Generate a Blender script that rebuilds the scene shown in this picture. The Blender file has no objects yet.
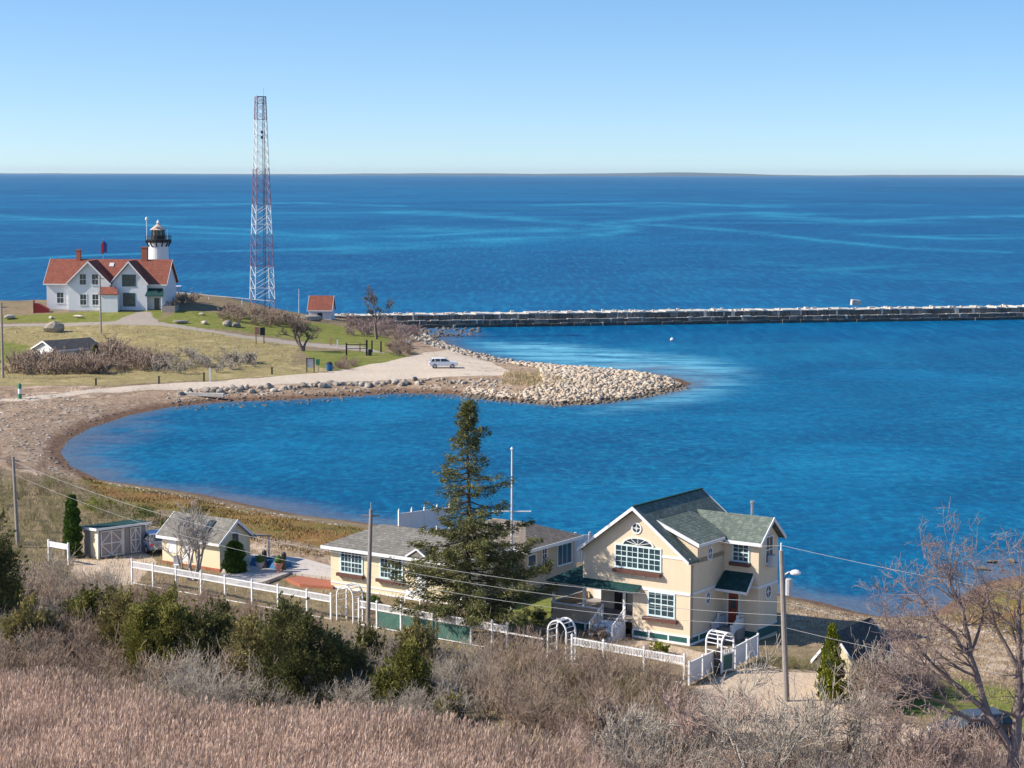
import bpy, math, random
import numpy as np
from mathutils import Vector
rnd = random.Random(7); rs = np.random.RandomState(11)
SC = bpy.context.scene; COL = SC.collection; R = math.radians
# ------------------------------------------------------------------ camera geometry
FL = 2000.; CH = 33.; HZ = 173.7
PI = math.atan((384-HZ)/FL); RA = 0.003
cF = np.array([0, math.cos(PI), -math.sin(PI)]); R0 = np.array([1., 0, 0]); U0 = np.array([0, math.sin(PI), math.cos(PI)])
cR = math.cos(RA)*R0+math.sin(RA)*U0; cU = -math.sin(RA)*R0+math.cos(RA)*U0; CP = np.array([0, 0, CH])
def at(x, y, z=0.):
    d = cF+cR*(x-512)/FL-cU*(y-384)/FL
    return CP+d*((z-CH)/d[2])
# ------------------------------------------------------------------ helpers
def tag(o, label=None, cat=None, group=None, kind=None):
    if label: o['label'] = label
    if cat: o['category'] = cat
    if group: o['group'] = group
    if kind: o['kind'] = kind
    return o
def link(name, me, m=None, parent=None, loc=None, rz=0):
    o = bpy.data.objects.new(name, me); COL.objects.link(o)
    if m is not None and me is not None and len(me.materials) == 0:
        for mm in (m if isinstance(m, (list, tuple)) else [m]): me.materials.append(mm)
    if parent is not None: o.parent = parent
    if loc is not None: o.location = loc
    if rz: o.rotation_euler[2] = rz
    return o
def thing(name, label, cat, loc=(0, 0, 0), rz=0, group=None):
    o = bpy.data.objects.new(name, None); COL.objects.link(o); o.empty_display_size = .3
    o.location = loc; o.rotation_euler[2] = rz
    return tag(o, label, cat, group)
def mesh_np(name, V, F, mi=None, smooth=False):
    """V (n,3), F (m,k) all the same k"""
    V = np.asarray(V, dtype=np.float32); F = np.asarray(F, dtype=np.int32); k = F.shape[1]
    me = bpy.data.meshes.new(name)
    me.vertices.add(len(V)); me.vertices.foreach_set('co', V.ravel())
    me.loops.add(F.size); me.loops.foreach_set('vertex_index', F.ravel())
    me.polygons.add(len(F)); me.polygons.foreach_set('loop_start', np.arange(0, F.size, k, dtype=np.int32))
    me.polygons.foreach_set('loop_total', np.full(len(F), k, dtype=np.int32))
    if mi is not None: me.polygons.foreach_set('material_index', np.asarray(mi, dtype=np.int32))
    if smooth: me.polygons.foreach_set('use_smooth', np.ones(len(F), dtype=bool))
    me.update(calc_edges=True); me.validate()
    return me
class MB:
    def __init__(s): s.v = []; s.f = []; s.mi = []; s.cur = 0
    def mat(s, i): s.cur = i; return s
    def face(s, pts):
        n = len(s.v); s.v += [tuple(p) for p in pts]; s.f.append(tuple(range(n, n+len(pts)))); s.mi.append(s.cur); return s
    def box(s, x0, x1, y0, y1, z0, z1):
        n = len(s.v)
        s.v += [(x0, y0, z0), (x1, y0, z0), (x1, y1, z0), (x0, y1, z0), (x0, y0, z1), (x1, y0, z1), (x1, y1, z1), (x0, y1, z1)]
        for q in ((3, 2, 1, 0), (4, 5, 6, 7), (0, 1, 5, 4), (1, 2, 6, 5), (2, 3, 7, 6), (3, 0, 4, 7)):
            s.f.append(tuple(n+i for i in q)); s.mi.append(s.cur)
        return s
    def prism(s, poly, ext):
        """poly: list of 3d points (planar), extruded by vector ext"""
        n = len(s.v); k = len(poly); e = Vector(ext)
        s.v += [tuple(p) for p in poly]+[tuple(Vector(p)+e) for p in poly]
        s.f.append(tuple(n+i for i in range(k))); s.f.append(tuple(n+k+i for i in reversed(range(k))))
        for i in range(k): s.f.append((n+i, n+k+i, n+k+(i+1) % k, n+(i+1) % k))
        s.mi += [s.cur]*(k+2)
        return s
    def tube(s, p0, p1, r0, r1=None, n=8, caps=True):
        r1 = r0 if r1 is None else r1
        p0 = Vector(p0); p1 = Vector(p1); d = (p1-p0)
        if d.length < 1e-6: return s
        d.normalize(); a = d.cross(Vector((0, 0, 1)) if abs(d.z) < .9 else Vector((1, 0, 0))).normalized(); b = d.cross(a)
        m = len(s.v)
        for (p, r) in ((p0, r0), (p1, r1)):
            for i in range(n):
                t = 2*math.pi*i/n; s.v.append(tuple(p+a*math.cos(t)*r+b*math.sin(t)*r))
        for i in range(n):
            s.f.append((m+i, m+(i+1) % n, m+n+(i+1) % n, m+n+i)); s.mi.append(s.cur)
        if caps:
            s.f.append(tuple(m+i for i in reversed(range(n)))); s.f.append(tuple(m+n+i for i in range(n))); s.mi += [s.cur]*2
        return s
    def path(s, pts, r, n=6):
        for a, b in zip(pts, pts[1:]): s.tube(a, b, r, r, n)
        return s
    def bar(s, p0, p1, w, t=None, up=(0, 0, 1)):
        """square bar"""
        t = w if t is None else t
        p0 = Vector(p0); p1 = Vector(p1); d = (p1-p0).normalized(); u = Vector(up)
        a = d.cross(u)
        if a.length < .05: a = d.cross(Vector((1, 0, 0)))
        a.normalize(); b = a.cross(d)
        q = [p0-a*w/2-b*t/2, p0+a*w/2-b*t/2, p0+a*w/2+b*t/2, p0-a*w/2+b*t/2]
        return s.prism(q, p1-p0)
    def lathe(s, prof, n=16, c=(0, 0, 0)):
        m = len(s.v)
        for (r, z) in prof:
            for i in range(n):
                t = 2*math.pi*i/n; s.v.append((c[0]+r*math.cos(t), c[1]+r*math.sin(t), c[2]+z))
        for j in range(len(prof)-1):
            for i in range(n):
                s.f.append((m+j*n+i, m+j*n+(i+1) % n, m+(j+1)*n+(i+1) % n, m+(j+1)*n+i)); s.mi.append(s.cur)
        s.f.append(tuple(m+i for i in reversed(range(n)))); s.f.append(tuple(m+(len(prof)-1)*n+i for i in range(n))); s.mi += [s.cur]*2
        return s
    def build(s, name, m, parent=None, loc=None, rz=0, smooth=False):
        me = bpy.data.meshes.new(name); me.from_pydata(s.v, [], s.f)
        ms = m if isinstance(m, (list, tuple)) else [m]
        for mm in ms: me.materials.append(mm)
        if len(ms) > 1: me.polygons.foreach_set('material_index', s.mi)
        if smooth: me.polygons.foreach_set('use_smooth', [True]*len(me.polygons))
        me.update()
        return link(name, me, None, parent, loc, rz)
# ------------------------------------------------------------------ materials
def nodes(name):
    m = bpy.data.materials.new(name); m.use_nodes = True; nt = m.node_tree
    return m, nt, nt.nodes['Principled BSDF']
def rgba(c): return (c[0], c[1], c[2], 1)
def mk(nt, t, **k):
    n = nt.nodes.new(t)
    for a, b in k.items(): setattr(n, a, b)
    return n
def noise(nt, vec, scale, detail=4, rough=.6, dist=0):
    n = mk(nt, 'ShaderNodeTexNoise'); n.inputs['Scale'].default_value = scale; n.inputs['Detail'].default_value = detail
    n.inputs['Roughness'].default_value = rough; n.inputs['Distortion'].default_value = dist
    if vec is not None: nt.links.new(vec, n.inputs['Vector'])
    return n.outputs['Fac']
def ramp(nt, fac, stops):
    n = mk(nt, 'ShaderNodeValToRGB'); e = n.color_ramp.elements
    e[0].position = stops[0][0]; e[0].color = rgba(stops[0][1]); e[1].position = stops[-1][0]; e[1].color = rgba(stops[-1][1])
    for p, c in stops[1:-1]: x = e.new(p); x.color = rgba(c)
    nt.links.new(fac, n.inputs['Fac']); return n.outputs['Color']
def mixc(nt, fac, a, b, mode='MIX'):
    n = mk(nt, 'ShaderNodeMix', data_type='RGBA', blend_type=mode)
    for s, v in ((n.inputs[0], fac), (n.inputs[6], a), (n.inputs[7], b)):
        if isinstance(v, (int, float)): s.default_value = v
        elif isinstance(v, tuple): s.default_value = rgba(v)
        else: nt.links.new(v, s)
    return n.outputs[2]
def math_(nt, op, a, b=None, clamp=False):
    n = mk(nt, 'ShaderNodeMath', operation=op, use_clamp=clamp)
    for i, v in enumerate((a, b)):
        if v is None: continue
        if isinstance(v, (int, float)): n.inputs[i].default_value = v
        else: nt.links.new(v, n.inputs[i])
    return n.outputs[0]
def bump(nt, b, h, st, dist=.02):
    n = mk(nt, 'ShaderNodeBump'); n.inputs['Strength'].default_value = st; n.inputs['Distance'].default_value = dist
    nt.links.new(h, n.inputs['Height']); nt.links.new(n.outputs[0], b.inputs['Normal'])
def mat(name, col, rough=.8, var=.2, scale=1.5, fine=8, spec=.3, bmp=.2, metal=0, island=0., trans=0.):
    m, nt, b = nodes(name)
    tc = mk(nt, 'ShaderNodeTexCoord').outputs['Object']
    f1 = noise(nt, tc, scale, 5); f2 = noise(nt, tc, fine, 3)
    lo = tuple(c*(1-var) for c in col); hi = tuple(min(1, c*(1+var)) for c in col)
    c = ramp(nt, f1, [(.3, lo), (.7, hi)])
    c = mixc(nt, .35, c, ramp(nt, f2, [(.3, tuple(x*.75 for x in lo)), (.7, hi)]))
    if island:
        g = mk(nt, 'ShaderNodeNewGeometry').outputs['Random Per Island']
        k = math_(nt, 'ADD', math_(nt, 'MULTIPLY', g, 2*island), 1-island)
        c = mixc(nt, 1., c, k, 'MULTIPLY')
    nt.links.new(c, b.inputs['Base Color'])
    b.inputs['Roughness'].default_value = rough; b.inputs['Specular IOR Level'].default_value = spec; b.inputs['Metallic'].default_value = metal
    if bmp: bump(nt, b, f2, bmp)
    if trans:
        t = mk(nt, 'ShaderNodeBsdfTranslucent'); nt.links.new(c, t.inputs['Color'])
        x = mk(nt, 'ShaderNodeMixShader'); x.inputs[0].default_value = trans
        nt.links.new(b.outputs[0], x.inputs[1]); nt.links.new(t.outputs[0], x.inputs[2])
        nt.links.new(x.outputs[0], nt.nodes['Material Output'].inputs['Surface'])
    return m
def siding(name, col, pitch=.14):
    m, nt, b = nodes(name)
    tc = mk(nt, 'ShaderNodeTexCoord').outputs['Object']; sp = mk(nt, 'ShaderNodeSeparateXYZ'); nt.links.new(tc, sp.inputs[0])
    fr = math_(nt, 'FRACT', math_(nt, 'DIVIDE', sp.outputs[2], pitch))
    c = ramp(nt, noise(nt, tc, .7, 5), [(.3, tuple(x*.93 for x in col)), (.7, tuple(min(1, x*1.05) for x in col))])
    c = mixc(nt, math_(nt, 'LESS_THAN', fr, .1), c, tuple(x*.62 for x in col))
    mp = mk(nt, 'ShaderNodeMapping'); mp.inputs['Scale'].default_value = (4, 4, .3); nt.links.new(tc, mp.inputs[0])
    c = mixc(nt, .25, c, ramp(nt, noise(nt, mp.outputs[0], 1, 4), [(.35, tuple(x*.8 for x in col)), (.7, col)]))
    nt.links.new(c, b.inputs['Base Color']); b.inputs['Roughness'].default_value = .7
    bump(nt, b, fr, .5, .02); return m
def shingle(name, col, col2):
    m, nt, b = nodes(name)
    tc = mk(nt, 'ShaderNodeTexCoord').outputs['Object']; sp = mk(nt, 'ShaderNodeSeparateXYZ'); nt.links.new(tc, sp.inputs[0])
    fr = math_(nt, 'FRACT', math_(nt, 'DIVIDE', sp.outputs[2], .105))
    v = mk(nt, 'ShaderNodeTexVoronoi'); v.inputs['Scale'].default_value = 4.5; nt.links.new(tc, v.inputs['Vector'])
    s2 = mk(nt, 'ShaderNodeSeparateColor'); nt.links.new(v.outputs['Color'], s2.inputs[0])
    c = ramp(nt, s2.outputs[0], [(.0, tuple(x*.75 for x in col)), (.55, col), (1., col2)])
    c = mixc(nt, .3, c, ramp(nt, noise(nt, tc, .5, 5), [(.3, tuple(x*.7 for x in col)), (.7, col2)]))
    c = mixc(nt, math_(nt, 'MULTIPLY', math_(nt, 'LESS_THAN', fr, .18), .55), c, tuple(x*.4 for x in col))
    nt.links.new(c, b.inputs['Base Color']); b.inputs['Roughness'].default_value = .9; b.inputs['Specular IOR Level'].default_value = .15
    bump(nt, b, s2.outputs[1], .4, .02); return m
M = {}
M['white'] = mat('white_paint', (.76, .77, .79), .6, .06, 2, 10, bmp=.05)
M['cream'] = siding('cream_clapboard', (.75, .625, .465)); M['cream2'] = siding('pale_yellow_clapboard', (.76, .67, .47))
M['tan'] = siding('tan_clapboard', (.50, .40, .29)); M['whitewall'] = siding('white_clapboard', (.74, .76, .80), .2)
M['greywall'] = mat('taupe_panel', (.34, .31, .29), .75, .12)
M['green_shingle'] = shingle('green_shingle', (.11, .145, .13), (.20, .235, .205))
M['darkgreen'] = shingle('dark_green_shingle', (.015, .055, .055), (.025, .08, .075))
M['grey_shingle'] = shingle('grey_shingle', (.175, .17, .155), (.26, .25, .23))
M['tan_shingle'] = shingle('tan_grey_shingle', (.19, .165, .14), (.27, .235, .20))
M['dark_shingle'] = shingle('charcoal_shingle', (.07, .07, .075), (.12, .12, .125))
M['red_roof'] = shingle('red_shingle', (.24, .085, .06), (.32, .12, .09))
M['glass'] = mat('window_glass', (.035, .06, .075), .12, .5, .9, 3, spec=.6, bmp=0)
M['teal'] = mat('teal_paint', (.02, .10, .10), .6, .15); M['mesh'] = mat('faded_green_mesh', (.06, .14, .12), .8, .3, 2)
M['turq'] = mat('pale_blue_trim', (.62, .78, .82), .5, .05)
M['curtain'] = mat('curtain', (.55, .58, .6), .8, .15)
M['lantern'] = mat('tan_lantern_roof', (.50, .40, .33), .5, .15)
M['redbox'] = mat('flower_box_brown', (.12, .055, .045), .8, .3, 6); M['reddoor'] = mat('red_door', (.33, .06, .025), .6, .15)
M['brick'] = mat('brick', (.36, .13, .08), .9, .25, 6, 20); M['dark'] = mat('dark_metal', (.03, .03, .035), .5, .2)
M['wood'] = mat('weathered_pole', (.30, .27, .25), .85, .2, 3, 14); M['bark'] = mat('bark', (.16, .13, .11), .95, .3, 4, 16)
M['bark_dark'] = mat('dark_bark', (.085, .07, .06), .95, .3, 4, 16); M['bark_pale'] = mat('pale_bark', (.36, .33, .31), .9, .25, 3, 12)
M['metal'] = mat('galvanised_steel', (.45, .46, .48), .45, .1, metal=.6); M['steelw'] = mat('white_steel', (.75, .76, .78), .5, .05)
M['steelr'] = mat('faded_red_steel', (.27, .15, .20), .6, .1); M['rubber'] = mat('tyre_rubber', (.02, .02, .022), .8, .1)
M['bluetarp'] = mat('blue_tarp', (.02, .14, .32), .6, .25, 3); M['red'] = mat('red_paint', (.42, .05, .045), .6, .15)
M['concrete'] = mat('pale_concrete', (.52, .47, .43), .9, .12, .8, 12); M['wire'] = mat('grey_cable', (.36, .37, .38), .5, .1)
M['bluebin'] = mat('blue_plastic', (.015, .12, .30), .5, .1); M['greenp'] = mat('green_plastic', (.03, .20, .12), .5, .1)
M['terra'] = mat('terracotta', (.55, .26, .19), .8, .15)
M['louvre'] = mat('steel_box', (.5, .53, .56), .5, .1)
M['flagred'] = mat('flag_red', (.45, .03, .05), .8, .1); M['flagblue'] = mat('flag_blue', (.03, .05, .20), .8, .1)
def rockmat(name, a, b_, c_):
    m, nt, b = nodes(name)
    tc = mk(nt, 'ShaderNodeTexCoord').outputs['Object']; oi = mk(nt, 'ShaderNodeObjectInfo').outputs['Random']
    g = mk(nt, 'ShaderNodeNewGeometry'); pos = g.outputs['Position']
    f = math_(nt, 'ADD', math_(nt, 'MULTIPLY', noise(nt, pos, .9, 4), .6), math_(nt, 'MULTIPLY', math_(nt, 'FRACT', math_(nt, 'ADD', oi, g.outputs['Random Per Island'])), .45))
    c = ramp(nt, f, [(.25, a), (.5, b_), (.8, c_)])
    sp = mk(nt, 'ShaderNodeSeparateXYZ'); nt.links.new(pos, sp.inputs[0])
    wet = ramp(nt, math_(nt, 'ADD', sp.outputs[2], math_(nt, 'MULTIPLY', noise(nt, pos, .5, 3), .6)), [(.62, (.0, .0, .0)), (.8, (1, 1, 1))])
    c = mixc(nt, wet, (.055, .042, .03), c)
    c = mixc(nt, .3, c, ramp(nt, noise(nt, tc, 7, 4), [(.3, tuple(x*.6 for x in a)), (.7, c_)]))
    nt.links.new(c, b.inputs['Base Color']); b.inputs['Roughness'].default_value = .9
    bump(nt, b, noise(nt, pos, 4, 4), .6, .06); return m
M['rock'] = rockmat('spit_rock', (.30, .23, .17), (.50, .41, .31), (.66, .57, .45))
M['rockgrey'] = rockmat('grey_rock', (.13, .105, .085), (.31, .27, .23), (.58, .52, .44))
M['granite'] = rockmat('granite', (.06, .06, .055), (.11, .11, .10), (.26, .25, .23))
M['capstone'] = mat('pale_sunlit_granite', (.52, .49, .44), .9, .35, .5, 3)  # light granite, also painting in the sunlit tops of breakwater cap and ledge
def leafmat(name, col, isl=.55, trans=.18): return mat(name, col, .75, .35, .8, 5, spec=.15, bmp=0, island=isl, trans=trans)
M['cedar'] = leafmat('cedar_foliage', (.20, .195, .05)); M['cedar_dark'] = leafmat('dark_juniper_foliage', (.125, .13, .045))
M['cedar_olive'] = leafmat('olive_juniper_foliage', (.25, .215, .085)); M['spruce'] = leafmat('spruce_foliage', (.135, .14, .05))
M['arbor'] = leafmat('arborvitae_foliage', (.065, .125, .02)); M['arbor_y'] = leafmat('yellow_arborvitae_foliage', (.21, .24, .03))
M['hedge'] = leafmat('hedge_foliage', (.11, .14, .04))
def twigmat(name, col): return mat(name, col, .9, .2, 1, 6, spec=.1, bmp=0, island=.35)
M['twig_brown'] = twigmat('brown_twigs', (.34, .26, .205)); M['twig_grey'] = twigmat('grey_twigs', (.41, .365, .31))
M['twig_pink'] = twigmat('pinkish_twigs', (.48, .36, .31)); M['twig_olive'] = twigmat('olive_twigs', (.25, .23, .12))
M['twig_purple'] = twigmat('purple_twigs', (.31, .235, .225))
M['reed'] = mat('dry_reed', (.56, .425, .345), .9, .45, .22, 3, spec=.1, bmp=0, island=.5, trans=.25)
M['drygrass'] = mat('dry_grass', (.46, .37, .22), .9, .3, .15, 3, spec=.1, bmp=0, island=.5, trans=.2)
# ------------------------------------------------------------------ fields: coast, height, masks
WPOLY = [(60,452),(70,466),(100,480),(150,487),(200,494),(250,505),(300,515),(350,521),(430,532),(500,541),(578,549),(650,566),(720,580),(786,596),(820,602),(857,612),(885,618),(930,616),(955,600),(972,590),(985,583),(1005,578),(1024,575)]
WP = [at(x, y)[:2] for x, y in WPOLY]+[(80, 176), (160, 190), (700, 250), (60000, 400), (60000, 90000), (-60000, 90000), (-60000, 445), (-130, 437), (-60, 436), (-24, 430)] \
   + [at(x, y)[:2] for x, y in [(425,333),(440,340),(455,347),(480,355),(510,361),(540,366),(600,370),(650,374),(680,379),(692,384),(670,391),(640,397),(600,403),(560,405),(520,402),(480,398),(450,394),(400,393),(350,396),(300,399),(220,402),(170,407),(130,415),(90,428),(68,440)]]
WP = np.array([tuple(p) for p in WP])
def polysd(X, Y, P):
    """signed distance, negative inside"""
    P = np.asarray(P, dtype=float)[:, :2]; d = np.full(X.shape, 1e18); ins = np.zeros(X.shape, bool)
    for i in range(len(P)):
        a = P[i]; b = P[(i+1) % len(P)]; e = b-a; l2 = e@e+1e-12
        t = np.clip(((X-a[0])*e[0]+(Y-a[1])*e[1])/l2, 0, 1)
        d = np.minimum(d, (X-a[0]-t*e[0])**2+(Y-a[1]-t*e[1])**2)
        c = ((a[1] > Y) != (b[1] > Y))
        with np.errstate(divide='ignore', invalid='ignore'):
            ins ^= c & (X < (b[0]-a[0])*(Y-a[1])/(b[1]-a[1]+1e-30)+a[0])
    return np.where(ins, -1, 1)*np.sqrt(d)
def sst(x, a, b):
    t = np.clip((x-a)/(b-a), 0, 1); return t*t*(3-2*t)
CTL = [(60,387,1.5),(160,385,1.6),(250,382,1.6),(330,376,1.6),(430,366,1.6),(0,372,1.8),(100,372,1.9),(200,370,2.0),(0,350,2.5),(50,352,2.6),(150,350,3.),(250,350,2.8),(340,350,2.2),
 (0,330,4.),(60,330,4.),(150,328,4.5),(220,330,4.2),(300,335,3.),(360,338,2.4),(385,342,2.),(0,312,5.9),(60,312,6.1),(130,312,6.2),(190,312,6.4),(240,316,5.2),(300,322,3.6),(350,326,2.6),
 (0,304,6.6),(60,304,6.9),(100,304,7.1),(140,300,7.6),(172,291,9.0),(190,292,9.0),(205,297,8.3),(240,306,6.4),(280,314,4.5),(330,320,3.),(390,323,2.),(60,400,1.4),(0,400,1.6),(-80,350,2.6),(-80,310,6.2),(-80,330,4.)]
CT = np.array([list(at(x, y, z)[:2])+[z] for x, y, z in CTL])
def vnoise(X, Y, s, seed=0):
    x = X/s+seed*17.3; y = Y/s-seed*9.1
    return (np.sin(x*1.3+1.7*np.sin(y*.9+seed))+np.sin(y*1.7+1.3*np.sin(x*.8-seed))+np.sin((x+y)*1.1+.7*np.sin((x-y)*.7)))/3
SPITC = np.array([tuple(at(x, y, 1.)[:2]) for x, y in [(500,368),(600,372),(690,384),(600,403),(520,400),(480,385)]])
def height(X, Y, sd=None, rough=True):
    X = np.asarray(X, dtype=float); Y = np.asarray(Y, dtype=float)
    if sd is None: sd = polysd(X, Y, WP)
    num = np.zeros(X.shape); den = np.zeros(X.shape)+1e-9
    for cx, cy, cz in CT:
        w = np.exp(-(((X-cx)/13)**2+((Y-cy)/16)**2)); num += w*cz; den += w
    w = sst(Y, 285, 305)
    z = 2.0*(1-w)+w*(num+1e-6*2)/(den+1e-6)
    sp = polysd(X, Y, SPITC); z = np.where(sp < 6, np.maximum(z, 1.3+.45*sst(-sp, -6, 6)), z)
    ramp_ = 1-np.exp(-np.maximum(sd, 0)/(6.+3.*(1-w)))
    hh = z*ramp_
    hh = np.where(sd < 0, np.maximum(-2.5, sd*.18), hh)
    if rough: hh = hh+np.where(sd > 1, .10*vnoise(X, Y, 2.3)*sst(sd, 1, 6), 0)
    return hh
def hz(x, y): return float(height(np.array([x]), np.array([y]))[0])
def ag(px, py):
    """ground point seen at a pixel of the photograph"""
    d = cF+cR*(px-512)/FL-cU*(py-384)/FL
    if d[2] > -1e-4: p = at(px, max(py, HZ+40), 2.); return (p[0], p[1], 2.)
    def pr(t): return CP[0]+d[0]*t, CP[1]+d[1]*t, CP[2]+d[2]*t
    t = np.linspace(88, min(520, (CH+1)/-d[2]), 260); x, y, z = pr(t); h = height(x, y, rough=False); k = np.nonzero(z <= h)[0]
    if len(k) == 0: p = at(px, py, 0.); return (p[0], p[1], hz(p[0], p[1]))
    k = max(k[0], 1); t = np.linspace(t[k-1], t[k], 30); x, y, z = pr(t); h = height(x, y, rough=False); j = np.nonzero(z <= h)[0]; j = j[0] if len(j) else 29
    return (x[j], y[j], hz(x[j], y[j]))
def gpoly(pts): return [ag(x, y)[:2] for x, y in pts]
ZONES = {
 'lawn': [[(180,310),(235,315),(330,324),(392,338),(385,352),(345,346),(300,340),(230,330),(150,326)], [(0,316),(165,309),(160,320),(100,323),(0,322)], [(300,350),(395,352),(415,358),(350,372),(320,368)],
          [(0,340),(30,346),(20,362),(0,362)],
          [(470,608),(560,598),(560,625),(520,628),(475,622)], [(868,690),(900,672),(1000,688),(1060,694),(1060,735),(960,722),(880,712)]],
 'field': [[(-200,330),(60,325),(200,328),(300,345),(290,366),(100,374),(-200,374)], [(-200,374),(290,366),(345,362),(330,374),(100,385),(-200,388)]],
 'marsh': [[(70,472),(110,484),(200,498),(300,519),(350,526),(430,538),(420,560),(330,548),(260,535),(180,512),(130,505),(90,490)], [(940,622),(958,604),(985,588),(1010,582),(1060,578),(1060,655),(960,640)]],
 'beach': [[(-200,386),(94,386),(180,391),(190,405),(130,417),(80,436),(66,452),(90,478),(70,480),(-200,440)], [(180,388),(500,374),(560,400),(300,402),(180,405)], [(400,345),(440,340),(520,362),(560,372),(470,378)], [(150,512),(260,536),(335,550),(335,572),(270,560),(230,540)],
          [(790,600),(860,614),(940,620),(1060,650),(1060,690),(900,670),(790,640)]],
 'drive': [[(75,558),(100,560),(145,552),(158,562),(135,584),(95,588),(70,575)], [(655,715),(690,690),(735,672),(765,662),(822,662),(835,700),(880,716),(960,742),(1100,772),(1100,830),(980,790),(900,760),(800,735),(700,730)],
           [(590,640),(640,640),(720,655),(690,668),(640,655)]],
 'path': [[(-100,323),(60,323),(115,321),(138,312),(150,312),(158,322),(230,333),(310,343),(360,346),(390,354),(360,351),(300,345.5),(225,335),(150,325),(80,325.5),(-100,326)]],
 'road': [[(-200,404),(20,398),(94,389),(157,384),(200,382),(255,378),(330,372),(390,361),(430,352),(455,350),(490,362),(515,374),(440,377),(330,382),(250,386),(200,388.5),(157,390),(94,393),(30,401),(-200,407)]],
}
ZW = {'lawn': 1.5, 'field': 3., 'marsh': 2., 'beach': 2.5, 'drive': .5, 'path': .6, 'road': .8}
ZP = {k: [gpoly(p) for p in v] for k, v in ZONES.items()}
# ------------------------------------------------------------------ ground
def polar(dists, us):
    D, Uu = np.meshgrid(dists, us, indexing='ij'); X = (D*Uu).ravel(); Y = D.ravel(); n, m = len(dists), len(us)
    i = np.arange((n-1)*(m-1)); r = i//(m-1); c = i % (m-1); a = r*m+c
    return X, Y, np.stack([a, a+1, a+m+1, a+m], 1)
def addattr(me, name, vals):
    a = me.attributes.new(name, 'FLOAT', 'POINT'); a.data.foreach_set('value', np.asarray(vals, dtype=np.float32))
ds = [52.]
while ds[-1] < 520: ds.append(ds[-1]*(1.0034 if ds[-1] > 90 else 1.01))
us = np.linspace(-.55, .5, 380)
X, Y, Fq = polar(np.array(ds), us); sd = polysd(X, Y, WP); Zh = height(X, Y, sd)
gm = mesh_np('ground', np.stack([X, Y, Zh], 1), Fq, smooth=True)
addattr(gm, 'shore', sd)
for k, ps in ZP.items():
    v = np.zeros(X.shape)
    for P in ps: v = np.maximum(v, 1-sst(polysd(X, Y, P), -ZW[k], ZW[k]))
    addattr(gm, k, v)
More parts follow.
